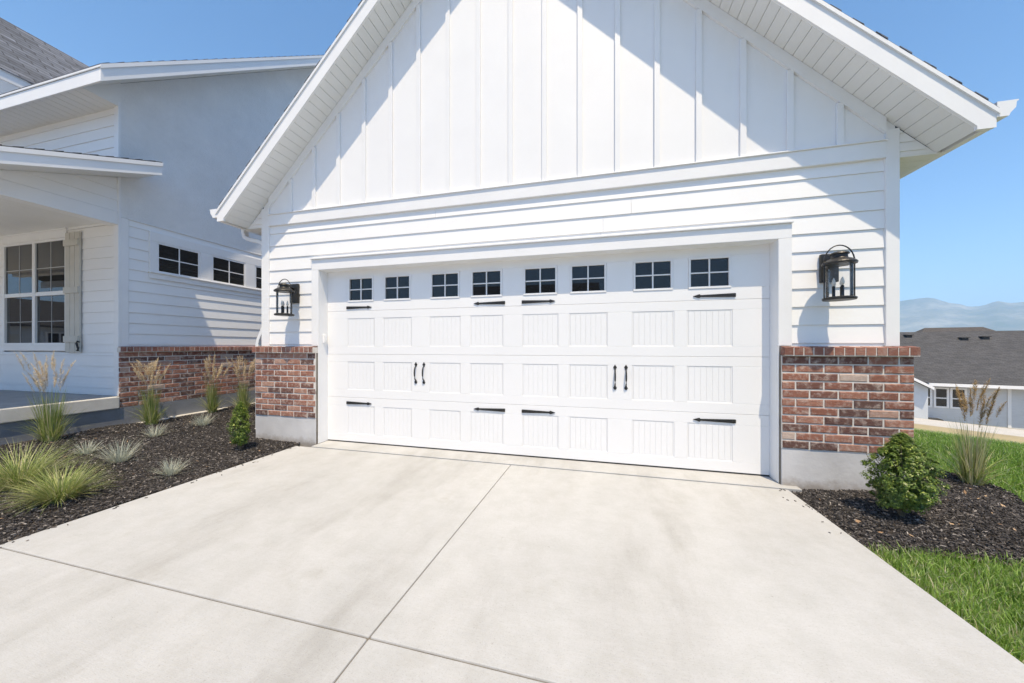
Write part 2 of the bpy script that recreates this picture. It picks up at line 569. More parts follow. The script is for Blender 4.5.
def chips(name, n_, xs, ys, inside, dens=None):
    mb = MB(); k = 0
    rnd = random.random
    while k < n_:
        x, y = xs[0] + (xs[1] - xs[0]) * rnd(), ys[0] + (ys[1] - ys[0]) * rnd()
        if not inside(x, y): continue
        if dens and rnd() > dens(x, y): continue
        k += 1
        L, W = random.uniform(.003, .014), random.uniform(.0014, .0038)
        if rnd() < .1: L *= 1.5
        a, tl, ro = rnd() * 6.283, random.gauss(0, .28), random.gauss(0, .5)
        d = Vector((math.cos(a) * math.cos(tl), math.sin(a) * math.cos(tl), math.sin(tl)))
        s_ = Vector((-math.sin(a), math.cos(a), 0)) * math.cos(ro) + Vector((0, 0, 1)) * math.sin(ro)
        c = Vector((x, y, mulch_h(x, y) + .004 + rnd() * .016))
        u = d.cross(s_) * random.uniform(.002, .004)
        p = [c - d * L - s_ * W * .6, c + d * L * .9 - s_ * W, c + d * L + s_ * W * .5, c - d * L * .8 + s_ * W]
        t = min(1, max(0, random.gauss(.42, .25)))
        if rnd() < .035: t = random.uniform(.9, 1)
        i = len(mb.v)
        mb.v += [tuple(q + u) for q in p] + [tuple(q - u) for q in p]
        mb.face([i, i + 1, i + 2, i + 3], 0, t)
        for e in range(4):
            f = (e + 1) % 4
            mb.face([i + f, i + e, i + 4 + e, i + 4 + f], 0, t)
    return tag(mb.build(name, 'mulch_chips'), kind='stuff')
chips('mulch_chips', 105000, (-5.62, -2.6), (-3.0, 2.6), lambda x, y: left_bed(x, y) and x < DXL - .02)
chips('mulch_chips', 42000, (2.44, 5.2), (-1.0, 2.4), lambda x, y: right_bed(x, y))

mb = MB()
for k in range(60):
    if random.random() < .7:
        x, y = DXL + abs(random.gauss(0, .05)), random.uniform(-3, -.1)
    else:
        x, y = DXR - abs(random.gauss(0, .05)), random.uniform(-.9, -.1)
    a = random.random() * 6.283; L, W = random.uniform(.004, .012), random.uniform(.0015, .004)
    u, v_ = Vector((math.cos(a), math.sin(a), 0)) * L, Vector((-math.sin(a), math.cos(a), 0)) * W
    c = Vector((x, y, .001))
    mb.prism([c - u - v_, c + u - v_ * .6, c + u * .9 + v_, c - u * .9 + v_], (0, 0, .004), 0, random.random())
tag(mb.build('spilled_chips', 'mulch_chips'), kind='stuff')

# lawn blades
def lawn():
    mb = MB(); rnd = random.random
    def blade(x, y, h, wd, t):
        z = gh(x, y)
        a = rnd() * 6.283
        ln = random.gauss(0, .62) * h
        b_ = rnd() * 6.283
        lx, ly = math.cos(b_) * ln, math.sin(b_) * ln
        cx_, cy_ = math.cos(a) * wd, math.sin(a) * wd
        i = len(mb.v)
        mb.v += [(x - cx_, y - cy_, z), (x + cx_, y + cy_, z),
                 (x + cx_ * .8 + lx * .35, y + cy_ * .8 + ly * .35, z + h * .6), (x - cx_ * .8 + lx * .35, y - cy_ * .8 + ly * .35, z + h * .6),
                 (x + lx, y + ly, z + h)]
        mb.face([i, i + 1, i + 2, i + 3], 0, t)
        mb.face([i + 3, i + 2, i + 4], 0, t)
    def patch(x, y):
        return .10 * math.sin(x * 2.1 + 1.3 * math.sin(y * 1.7)) + .09 * math.sin(y * 3.3 + x * 1.1) + .06 * math.sin(x * 9 + y * 7)
    # front lawn along the driveway
    k = 0
    while k < 52000:
        x, y = 2.425 + 3.2 * rnd() ** 1.25, -3.1 + 2.4 * rnd()
        if right_bed(x, y - .03 * rnd()): continue
        if y > -.70: continue
        k += 1
        edge = x - 2.425
        t = min(1, max(0, random.gauss(.46, .24) + patch(x, y)))
        h = random.uniform(.032, .064)
        if edge < .30 + .12 * math.sin(y * 5):
            t = min(1, t + .10 + .35 * (rnd() < .30 * (1.4 - edge * 3)))
        if edge < .06:
            h *= .75
        if rnd() < .08: t = random.uniform(.85, 1)
        blade(x, y, h, random.uniform(.0016, .003), t)
    k = 0
    while k < 66000:
        # lawn beyond the bed, denser near the bed
        u = rnd() ** 1.5
        s_ = 2.2 + 5.9 * u
        v_ = random.uniform(-2.4, 5.5)
        x, y = s_ * DX + v_ * DY, s_ * DY - v_ * DX
        if x < 3.3 or right_bed(x, y) or (x < 3.4 and y > 0): continue
        if y < -.8 and x < 5.6: continue
        k += 1
        t = min(1, max(0, random.gauss(.36, .2) + patch(x, y) * .9))
        if s_ > 7.2: t = min(1, t + .3 * rnd() + .6 * (s_ - 7.2))
        if rnd() < .05: t = random.uniform(.85, 1)
        blade(x, y, random.uniform(.05, .09), random.uniform(.002, .0045), t)
    return tag(mb.build('lawn', 'lawn_blades'), kind='stuff')
lawn()

# ------------------------------------------------------------------ walls: helpers
EXPO = .156
def lap(mb, P, z0, z1, a0, a1, b0, b1, proud=.013, top=.003):
    """one clapboard; P(u, out, z) -> xyz; a0,a1 ends at the bottom, b0,b1 at the top"""
    pts = [P(a0, 0, z0), P(a1, 0, z0), P(a1, proud, z0), P(a0, proud, z0),
           P(b0, 0, z1), P(b1, 0, z1), P(b1, top, z1), P(b0, top, z1)]
    mb.hexa(pts)

def lap_wall(mb, P, z0, z1, u0, u1, phase=2.154, lo=None, hi=None):
    k = math.floor((z0 - phase) / EXPO)
    while True:
        a = phase + k * EXPO; b_ = a + EXPO
        k += 1
        if a >= z1 - 1e-4: break
        aa, bb = max(a, z0), min(b_, z1)
        if bb - aa < .006: continue
        f = (aa - a) / EXPO
        pr = .013 - .010 * f
        l0 = lo(aa) if lo else u0; l1 = lo(bb) if lo else u0
        h0 = hi(aa) if hi else u1; h1 = hi(bb) if hi else u1
        if h0 - l0 < .01: continue
        if h1 - l1 < 0: h1 = l1 = (h1 + l1) / 2
        if h0 - l0 > 3.6 and h1 - l1 > 3.6:
            cut = l0 + (h0 - l0) * random.uniform(.3, .7)
            lap(mb, P, aa + .0005, bb - .0005, l0, cut - .0012, l1, cut - .0012, pr, .003)
            lap(mb, P, aa + .0005, bb - .0005, cut + .0012, h0, cut + .0012, h1, pr - .0006, .003)
            continue
        lap(mb, P, aa + .0005, bb - .0005, l0, h0, l1, h1, pr, .003)

def brick_wall(mb_b, mb_m, P, u0, u1, z0, z1, rows, blen=.2, depth=.05):
    """bricks laid over a mortar slab; P(u, out, z); out is measured from the mortar face"""
    rh = (z1 - z0) / rows
    for r_ in range(rows):
        off = -(blen / 2) if r_ % 2 else 0
        u = u0 + off
        while u < u1 - .012:
            a, b_ = max(u + .006, u0 + .002), min(u + blen - .006, u1 - .002)
            u += blen
            if b_ - a < .02: continue
            j = lambda s: random.uniform(-s, s)
            za, zb = z0 + r_ * rh + .006 + j(.0012), z0 + (r_ + 1) * rh - .006 + j(.0012)
            o_ = .004 + random.uniform(0, .004)
            t = random.random() ** 1.05
            c = .006
            base = [P(a + j(.003), -.01, za), P(b_ + j(.003), -.01, za + j(.002)), P(b_, -.01, zb), P(a, -.01, zb)]
            mid = [P(a, o_ - .004, za), P(b_, o_ - .004, za), P(b_, o_ - .004, zb), P(a, o_ - .004, zb)]
            top = [P(a + c + j(.003), o_, za + c + j(.0025)), P(b_ - c + j(.003), o_, za + c + j(.0025)), P(b_ - c + j(.003), o_ + j(.002), zb - c + j(.0025)), P(a + c + j(.003), o_ + j(.002), zb - c + j(.0025))]
            i = len(mb_b.v)
            mb_b.v += [tuple(q) for q in base + mid + top]
            for lv in (0, 4):
                for e in range(4):
                    f = (e + 1) % 4
                    mb_b.face([i + lv + e, i + lv + f, i + lv + 4 + f, i + lv + 4 + e], 0, t)
            mb_b.face([i + 8, i + 9, i + 10, i + 11], 0, t)

def rowlock(mb_b, P, u0, u1, o0, o1, z0, z1, pitch=.0685):
    n_ = max(1, round((u1 - u0) / pitch)); w_ = (u1 - u0) / n_
    for k in range(n_):
        a, b_ = u0 + k * w_ + .0045, u0 + (k + 1) * w_ - .0045
        j = lambda s=.0016: random.uniform(-s, s)
        t = random.random()
        c = .004
        of = o1 + j(.002)
        za, zb = z0 + .003 + j(), z1 + j()
        pts = [P(a, o0, za), P(b_, o0, za), P(b_, of, za + c), P(a, of, za + c), P(a, o0, zb + .006), P(b_, o0, zb + .006), P(b_, of, zb - c), P(a, of, zb - c)]
        mb_b.hexa(pts, 0, t)

# ------------------------------------------------------------------ GARAGE
GX0, GX1 = -3.283, 3.242
XC = -.02
SL = .98
ZTIP, HALF = 2.72, 3.504
OV = .30
def zs(x): return ZTIP + SL * (HALF - abs(x - XC))       # underside of the rake
DEPTH = 5.6
gar = empty('garage', (XC, 0, 0), 'white board and batten garage with a gable roof and brick piers beside its wide door', 'garage')

Pf = lambda u, o_, z: (u, .022 - o_, z)                 # front wall siding base plane at y=.022
mb = MB()
# structure shell behind siding
zt = 2.86
for (a, b_) in ((GX0 + .02, -2.42), (2.42, GX1 - .02)):
    mb.box(a, b_, .024, .16, 0, 2.12)
mb.box(GX0 + .02, GX1 - .02, .024, .16, 2.12, 2.9)
lap_wall(mb, Pf, 1.19, 2.154, -3.165, -2.503)
lap_wall(mb, Pf, 1.19, 2.154, 2.503, 3.152)
lap_wall(mb, Pf, 2.154, 2.31, -3.165, -2.503)
lap_wall(mb, Pf, 2.154, 2.31, 2.503, 3.152)
lap_wall(mb, Pf, 2.272, 2.31, -2.503, 2.503)
lap_wall(mb, Pf, 2.31, 2.722, -3.165, 3.152)
mb.build('front_wall', 'siding', gar)

# gable panel with battens
mb = MB()
zp = 2.86
def xg(z): return HALF - (z - ZTIP) / SL
poly = [(GX0 + .02, .012, zp), (GX1 - .02, .012, zp), (GX1 - .02, .012, zs(GX1 - .02) + .02), (XC, .012, zs(XC) + .02), (GX0 + .02, .012, zs(GX0 + .02) + .02)]
mb.prism(poly, (0, .12, 0))
gp = mb.build('gable_panel', 'batten_panel', gar)
k = -10
while k <= 10:
    x = .009 + .3545 * k
    k += 1
    if x - .03 < GX0 + .13 or x + .03 > GX1 - .1: continue
    zt_ = min(zs(x - .025), zs(x + .025)) - .10
    if zt_ < zp + .05: continue
    mb = MB()
    mb.box(x - .0245, x + .0245, -.009, .0118, zp + .001, zt_)
    mb.build('batten', 'trim', gp, bevel=.002)

# trim: corner boards, band, header, casings, rake frieze
mb = MB()
mb.box(GX0, -3.165, -.004, .06, 1.192, zs(GX0) - .004)
mb.box(GX0, GX0 + .02, .061, .13, 1.192, zs(GX0) - .004)
mb.build('corner_board', 'trim', gar, bevel=.003)
mb = MB()
mb.box(3.152, GX1, -.004, .06, 1.192, zs(GX1) - .004)
mb.box(GX1 - .02, GX1, .061, .13, 1.192, zs(GX1) - .004)
mb.build('corner_board', 'trim', gar, bevel=.003)
mb = MB()
mb.box(-3.164, 3.151, -.010, .03, 2.722, 2.856)
mb.prism([(-3.164, -.0085, 2.8565), (-3.164, -.024, 2.857), (-3.164, -.024, 2.866), (-3.164, .0115, 2.876), (-3.164, .0115, 2.8565)], (6.315, 0, 0))
mb.build('band_board', 'trim', gar, bevel=.002)
mb = MB()
mb.box(-2.503, 2.503, -.006, .03, 2.122, 2.250)
mb.box(-2.510, 2.510, -.026, .03, 2.2505, 2.268)
mb.build('header_board', 'trim', gar, bevel=.003)
for sx in (-1, 1):
    mb = MB()
    xa, xb = (sx * 2.402, sx * 2.503)
    mb.box(xa, xb, -.006, .023, 1.196, 2.1215)
    mb.box(xa, sx * 2.44, .0235, .155, .008, 2.1215)
    mb.box(xa, sx * 2.408, -.006, .0232, .008, 1.1955)
    mb.build('door_casing', 'trim', gar, bevel=.003)
mb = MB()
mb.box(-2.401, 2.401, .0235, .155, 2.1225, 2.16)
mb.build('door_head_jamb', 'trim', gar)
mb = MB()
for sx in (-1, 1):
    xa = XC + sx * .001
    xe = GX1 - .001 if sx > 0 else GX0 + .001
    xi = 3.15 if sx > 0 else -3.163
    w_ = .125
    pts = [(xa, -.012, zs(xa) - .003), (xi, -.012, zs(xi) - .003), (xi, -.012, zs(xi) - w_), (xa, -.012, zs(xa) - w_)]
    mb.prism(pts, (0, .0235, 0))
mb.build('rake_frieze', 'trim', gar)

# side walls
mb = MB()
Pl = lambda u, o_, z: (GX0 + .015 - o_, u, z)
mb.box(GX0 + .0155, GX0 + .12, .131, DEPTH, -.1, 2.74)
lap_wall(mb, Pl, .3, 2.74, .131, DEPTH)
Pr = lambda u, o_, z: (GX1 - .015 + o_, u, z)
mb.box(GX1 - .12, GX1 - .0155, .131, DEPTH, -.1, 2.74)
lap_wall(mb, Pr, .3, 2.74, .131, DEPTH)
mb.box(GX0 + .12, GX1 - .12, DEPTH - .1, DEPTH, -.1, 2.74)
mb.prism([(GX0 + .03, DEPTH - .1, 2.74), (GX1 - .03, DEPTH - .1, 2.74), (XC, DEPTH - .1, zs(XC) - .02)], (0, .1, 0))
mb.build('side_wall', 'siding', gar)
# eave closing triangles in the plane of the front wall
mb = MB()
for sx in (-1, 1):
    mb = MB()
    xw = GX1 + .001 if sx > 0 else GX0 - .001
    xo = XC + sx * (HALF - .012)
    P = lambda u, o_, z: (u, .022 - o_, z)
    n_ = 3; zb_ = ZTIP + .012
    zh = zs(xw) - .004
    mb.prism([(xw, .012, zb_), (xo, .012, zb_), (xw, .012, zh)], (0, .02, 0))
    for q in range(3):
        za = zb_ + .075 * q + .03
        xo2 = XC + sx * (HALF - (za - ZTIP) / SL) - sx * .014
        if abs(xo2 - xw) > .02:
            mb.prism([(xw, .0118, za), (xo2, .0118, za), (xo2 - sx * .06, .0118, za + .06) if abs(xo2 - xw) > .07 else (xw, .0118, za + abs(xo2 - xw) * .9), (xw, .0118, za + .06)], (0, -.008, 0))
    mb.build('eave_return', 'trim', gar)

# soffits
def plank_soffit(mb, sx):
    """planks running across the rake overhang, stacked up the slope"""
    L = HALF / math.cos(math.atan(SL))
    n_ = int(L / .098)
    dz, dx = SL / math.hypot(1, SL), 1 / math.hypot(1, SL)
    st = L / n_
    for k in range(n_):
        s0, s1 = k * st + .003, (k + 1) * st - .003
        x0, x1 = XC + sx * (HALF - s0 * dx), XC + sx * (HALF - s1 * dx)
        z0, z1 = ZTIP + s0 * dz, ZTIP + s1 * dz
        th_ = .008
        mb.prism([(x0, -OV + .022, z0), (x1, -OV + .022, z1), (x1, -OV + .022, z1 + th_), (x0, -OV + .022, z0 + th_)], (0, OV - .022 + .010, 0), 0)
    mb.prism([(XC + sx * HALF, -OV + .022, ZTIP + .010), (XC + sx * .001, -OV + .022, zs(XC) + .010), (XC + sx * .001, -OV + .022, zs(XC) + .02), (XC + sx * HALF, -OV + .022, ZTIP + .02)], (0, OV - .01, 0))
mb = MB()
plank_soffit(mb, 1); plank_soffit(mb, -1)
# eave soffit, level
for sx in (-1, 1):
    xw = GX1 if sx > 0 else GX0
    xo = XC + sx * (HALF + .03)
    y = .006
    while y < DEPTH:
        mb.box(xw + sx * .001, xo, y + .002, y + .098, ZTIP - .004, ZTIP + .008)
        y += .1
    mb.box(xw + sx * .002, xo - sx * .002, .01, DEPTH, ZTIP + .0085, ZTIP + .014)
mb.build('soffit', 'soffit', gar)

# fascia and roof
mb = MB()
FT = .195
HO = HALF + .078
for sx in (-1, 1):
    X = lambda d: XC + sx * d
    zt_ = lambda d: ZTIP + SL * (HALF - d) + FT
    poly = [(X(.0005), -OV, zs(XC) + .0), (X(HALF - .02), -OV, ZTIP + SL * .02), (X(HALF - .02), -OV, ZTIP - .006), (X(HO), -OV, ZTIP - .006), (X(HO), -OV, zt_(HO)), (X(.0005), -OV, zt_(.0005))]
    mb.prism(poly, (0, .0215, 0))
    # drip edge
    poly = [(X(0.0005), -OV - .012, zt_(0) + .002), (X(HO + .015), -OV - .012, zt_(HO + .015) + .002), (X(HO + .015), -OV - .012, zt_(HO + .015) - .026), (X(0.0005), -OV - .012, zt_(0) - .026)]
    mb.prism(poly, (0, .0115, 0))
    # eave fascia
    x0, x1 = sorted((X(HALF + .03), X(HO - .002)))
    mb.box(x0, x1, -OV + .022, DEPTH + .2, ZTIP - .006, zt_(HO) - .004)
mb.build('rake_fascia', 'trim', gar, bevel=.002)
mb = MB()
for sx in (-1, 1):
    X = lambda d: XC + sx * d
    zt_ = lambda d: ZTIP + SL * (HALF - d) + FT + .003
    T = .010
    D = HO + .010
    mb.prism([(X(0), -OV - .008, zt_(0)), (X(D), -OV - .008, zt_(D)), (X(D), -OV - .008, zt_(D) + T), (X(0), -OV - .008, zt_(0) + T)], (0, DEPTH + OV + .25, 0))
    # ends of the shingle courses showing above the drip edge
    s_ = .1
    while s_ < D - .1:
        e_ = random.uniform(0, .004)
        mb.prism([(X(s_), -OV - .011 - e_, zt_(s_) + T - .004), (X(s_ + .07), -OV - .011 - e_, zt_(s_ + .07) + T - .004), (X(s_ + .07), -OV - .011 - e_, zt_(s_ + .07) + T + .008), (X(s_), -OV - .011 - e_, zt_(s_) + T + .003)], (0, .12, 0))
        s_ += .14
ob = mb.build('roof', 'shingles', gar); roof_uv(ob)

# gutters (ogee profile) and downspout
def gutter_mb(x_in, sx, z_top, y0, y1):
    mb = MB()
    pr = [(0, 0), (0, -.105), (.062, -.105), (.070, -.085), (.098, -.052), (.102, -.012), (.112, -.008), (.112, 0)]
    th_ = .003
    n_ = len(pr)
    # closed solid shape with hollow top left simple: outer shell + end caps
    poly = [(x_in + sx * a, y0, z_top + b_) for a, b_ in pr]
    i = len(mb.v)
    mb.v += poly + [(p[0], y1, p[2]) for p in poly]
    for j in range(n_ - 1):
        mb.face([i + j, i + j + 1, i + n_ + j + 1, i + n_ + j])
    mb.face([i + j for j in range(n_)]); mb.face([i + n_ + j for j in reversed(range(n_))])
    # inner wall
    q = [(x_in + sx * (.006 if a < .01 else a - .004), y0 + .002, z_top + b_ + (.004 if b_ < -.09 else 0)) for a, b_ in pr]
    i = len(mb.v)
    mb.v += q + [(p[0], y1 - .002, p[2]) for p in q]
    for j in range(n_ - 1):
        mb.face([i + j, i + j + 1, i + n_ + j + 1, i + n_ + j])
    return mb
gutter_mb(XC + HO + .001, 1, 2.885, -OV - .005, DEPTH + .2).build('gutter', 'gutter', gar)
gutter_mb(XC - HO - .001, -1, 2.865, -OV - .005, DEPTH + .2).build('gutter', 'gutter', gar)
mb = MB()
def rect_pipe(mb, pts, a=.034, b_=.024):
    pts = [Vector(p) for p in pts]
    rings = []
    for j, p in enumerate(pts):
        d = (pts[min(j + 1, len(pts) - 1)] - pts[max(j - 1, 0)]).normalized()
        sd = Vector((0, 1, 0)); up = d.cross(sd).normalized()
        i = len(mb.v)
        for (e, f) in ((-1, -1), (1, -1), (1, 1), (-1, 1)):
            mb.v.append(tuple(p + sd * a * e + up * b_ * f))
        rings.append(i)
    for j in range(len(rings) - 1):
        for e in range(4):
            f = (e + 1) % 4
            mb.face([rings[j] + e, rings[j] + f, rings[j + 1] + f, rings[j + 1] + e])
    mb.face([rings[0] + e for e in range(4)]); mb.face([rings[-1] + e for e in (3, 2, 1, 0)])
xw = GX0 - .035
rect_pipe(mb, [(-3.72, .12, 2.80), (-3.72, .12, 2.72), (-3.70, .12, 2.66), (-3.64, .12, 2.625), (-3.44, .12, 2.575), (-3.38, .12, 2.54), (-3.35, .12, 2.48), (-3.35, .12, 1.52), (-3.365, .12, 1.46), (-3.46, .12, 1.28), (-3.475, .12, 1.22), (-3.475, .12, .1)])
mb.build('downspout', 'gutter', gar, bevel=.006)

# brick piers with foundations
for (a, b_) in ((GX0 - .045, -2.407), (2.408, GX1 + .060)):
    P = lambda u, o_, z: (u, -.043 - o_, z)
    mbm, mbb = MB(), MB()
    mbm.box(a + .001, b_ - .001, -.043, .021 if True else 0, .322, 1.112)
    mbm.box(a - .010 if a < 0 else a + .016, b_ + .012 if b_ > 0 else b_ - .004, -.0795, .0205, 1.1125, 1.180)
    pier = mbm.build('brick_pier', 'mortar', gar)
    u0, u1 = (a, b_)
    brick_wall(mbb, mbm, P, u0, u1, .322, 1.112, 11, .2)
    # returns on the outer side
    if b_ > 0:
        P2 = lambda u, o_, z: (b_ - .001 + o_, -.043 + u, z)
    else:
        P2 = lambda u, o_, z: (a + .001 - o_, -.043 + u, z)
    brick_wall(mbb, mbm, P2, 0, .17, .322, 1.112, 11, .1)
    mbb.build('brick', 'brick', pier)
    mbc = MB()
    rowlock(mbc, P, a - (.014 if a < 0 else -.001), b_ + (.016 if b_ > 0 else -.001), -.03, .040, 1.112, 1.186)
    mbc.build('cap_course', 'cap_brick', pier)
    mbf = MB()
    mbf.box(a - (.006 if a < 0 else -.001), b_ - (.001 if b_ < 0 else 0), -.040, .12, -.12, .3215)
    mbf.build('foundation', 'foundation', gar, bevel=.006)
mb = MB()
mb.box(GX0 - .05, GX0 + .01, .121, DEPTH, -.12, .30)
mb.build('foundation', 'foundation', gar)
mb = MB()
mb.box(GX1 - .01, GX1 + .055, .121, DEPTH, -.12, .30)
mb.build('foundation', 'foundation', gar)
mb = MB()   # dark caulk seams beside the piers
mb.box(-2.4085, -2.4065, -.03, .0, .0, 1.11)
mb.build('caulk_seam', 'caulk', gar)
mb = MB()
mb.box(2.4065, 2.4078, -.03, .0, 0, 1.11)
mb.build('caulk_seam', 'caulk', gar)

# ---- garage door
DY0 = .140
door = MB()
W = 2.402
ZL = [.020, .562, 1.094, 1.627, 2.15]
gd = None
cols = [-1.917, -1.4145, -.8, -.302, .2975, .7935, 1.4125, 1.911]
PW = .192
base = MB()
base.box(-W, W, DY0 + .022, DY0 + .05, .021, 2.15)
gd = base.build('garage_door', 'door_steel', gar)
for s_ in range(4):
    mb = MB()
    z0, z1 = ZL[s_] + .001, ZL[s_ + 1] - .001
    hw = PW if s_ < 3 else .182
    pz0, pz1 = (ZL[s_] + .097, ZL[s_] + .440) if s_ < 3 else (1.738, 2.040)
    # rails: slightly stepped lip at the section edges
    mb.box(-W, W, DY0, DY0 + .0218, z0, pz0)
    mb.box(-W, W, DY0, DY0 + .0218, pz1, z1)
    xs = [-W] + sum([[c - hw, c + hw] for c in cols], []) + [W]
    for k in range(0, len(xs), 2):
        mb.box(xs[k], xs[k + 1], DY0, DY0 + .0218, pz0 + .0001, pz1 - .0001)
    mb.build('door_section', 'door_steel', gd, bevel=.0022)
    if s_ < 3:
        for c in cols:
            mp_ = MB()
            n_ = 7; pw = (2 * hw - .026) / n_
            # sloped moulding round the panel
            a0, a1 = c - hw + .001, c + hw - .001
            b0, b1 = pz0 + .001, pz1 - .001
            for (p0, p1, q0, q1) in (((a0, b0), (a1, b0), (a1 - .011, b0 + .011), (a0 + .011, b0 + .011)), ((a1, b0), (a1, b1), (a1 - .011, b1 - .011), (a1 - .011, b0 + .011)),
                                     ((a1, b1), (a0, b1), (a0 + .011, b1 - .011), (a1 - .011, b1 - .011)), ((a0, b1), (a0, b0), (a0 + .011, b0 + .011), (a0 + .011, b1 - .011))):
                mp_.quadp([(p0[0], DY0 + .0015, p0[1]), (p1[0], DY0 + .0015, p1[1]), (q0[0], DY0 + .0045, q0[1]), (q1[0], DY0 + .0045, q1[1])])
            for k in range(n_):
                x0 = c - hw + .013 + k * pw
                g_ = .0028
                mp_.prism([(x0 + .0004, DY0 + .0045, b0 + .011), (x0 + g_ * 2, DY0 + .0030, b0 + .011), (x0 + pw - g_ * 2, DY0 + .0030, b0 + .011), (x0 + pw - .0004, DY0 + .0045, b0 + .011)], (0, 0, b1 - b0 - .022))
            mp_.build('panel', 'door_steel', gd)
# windows in the top section
for c in cols:
    fr_ = MB()
    hw, z0, z1 = .181, 1.739, 2.039
    e = .020
    fr_.box(c - hw, c + hw, DY0 - .006, DY0 + .016, z0, z0 + e); fr_.box(c - hw, c + hw, DY0 - .006, DY0 + .016, z1 - e, z1)
    fr_.box(c - hw, c - hw + e, DY0 - .006, DY0 + .016, z0 + e, z1 - e); fr_.box(c + hw - e, c + hw, DY0 - .006, DY0 + .016, z0 + e, z1 - e)
    mz = (z0 + z1) / 2
    fr_.box(c - .0065, c + .0065, DY0 + .0005, DY0 + .0135, z0 + e, z1 - e)
    fr_.box(c - hw + e, c - .007, DY0 + .001, DY0 + .013, mz - .006, mz + .006); fr_.box(c + .007, c + hw - e, DY0 + .001, DY0 + .013, mz - .006, mz + .006)
    fr_.box(c - hw + e, c + hw - e, DY0 + .0145, DY0 + .0175, z0 + e, z1 - e, 1)
    fr_.build('window', ['vinyl', 'glass'], gd, bevel=.0015)
# strap hinges: widening bar with a spade point
def strap(xa, xb, z):
    mb = MB(); L = xb - xa; sg = 1 if L > 0 else -1; L = abs(L)
    prof = [(0, .0155), (.012, .0165), (L - .075, .0085), (L - .062, .008), (L - .052, .017), (L - .038, .013), (L - .008, .003), (L, .001)]
    top = [(xa + sg * a, DY0 - .008, z + b_) for a, b_ in prof]
    bot = [(xa + sg * a, DY0 - .008, z - b_) for a, b_ in reversed(prof)]
    mb.prism(top + bot, (0, .0075, 0))
    for a in (.03, L * .42):
        mb.lathe((0, 0, 0), [(.0055, 0), (.0045, .003), (0, .0035)], 8)
        i = len(mb.v) - 24
        for q in range(i, len(mb.v)):
            vx, vy, vz = mb.v[q]
            mb.v[q] = (xa + sg * a + vx, DY0 - .008 - vz, z + vy)
    return mb.build('strap_hinge', 'black_metal', gd, bevel=.001)
for z in (1.668, .495):
    strap(-2.118, -1.764, z); strap(-.088, -.448, z); strap(.100, .456, z); strap(2.128, 1.772, z)
def handle(x):
    mb = MB(); z0, z1 = .752, 1.008
    # spade shaped ends
    for (zc, s_) in ((z1 - .03, 1), (z0 + .024, -1)):
        h = .034 if s_ > 0 else .026
        pr = [(0, -.026), (.009, -.018), (.006, -.012), (.017, .0), (.013, .010), (.006, .018), (0, h - .004)]
        pts = [(x + a, DY0 - .006, zc + s_ * b_) for a, b_ in pr] + [(x - a, DY0 - .006, zc + s_ * b_) for a, b_ in reversed(pr[1:-1])]
        mb.prism(pts, (0, .0055, 0))
    mb.tube([(x, DY0 - .004, z0 + .045), (x, DY0 - .026, z0 + .062), (x, DY0 - .036, z0 + .10), (x, DY0 - .038, z0 + .135), (x, DY0 - .034, z0 + .17), (x, DY0 - .024, z1 - .062), (x, DY0 - .004, z1 - .048)], [.006, .007, .008, .0085, .008, .007, .006], 8)
    return mb.build('pull_handle', 'black_metal', gd, smooth=False, bevel=.0008)
for x in (-1.166, -1.063, 1.058, 1.163): handle(x)
mb = MB()
mb.box(-W + .002, W - .002, DY0 + .004, DY0 + .03, .0075, .0205)
mb.build('weather_seal', 'rubber', gd)
# keypad on the left jamb
mb = MB()
mb.box(-2.4015, -2.378, .062, .098, 1.235, 1.335)
mb.box(-2.378, -2.374, .066, .094, 1.245, 1.325)
mb.build('keypad', 'trim', gar, bevel=.004)

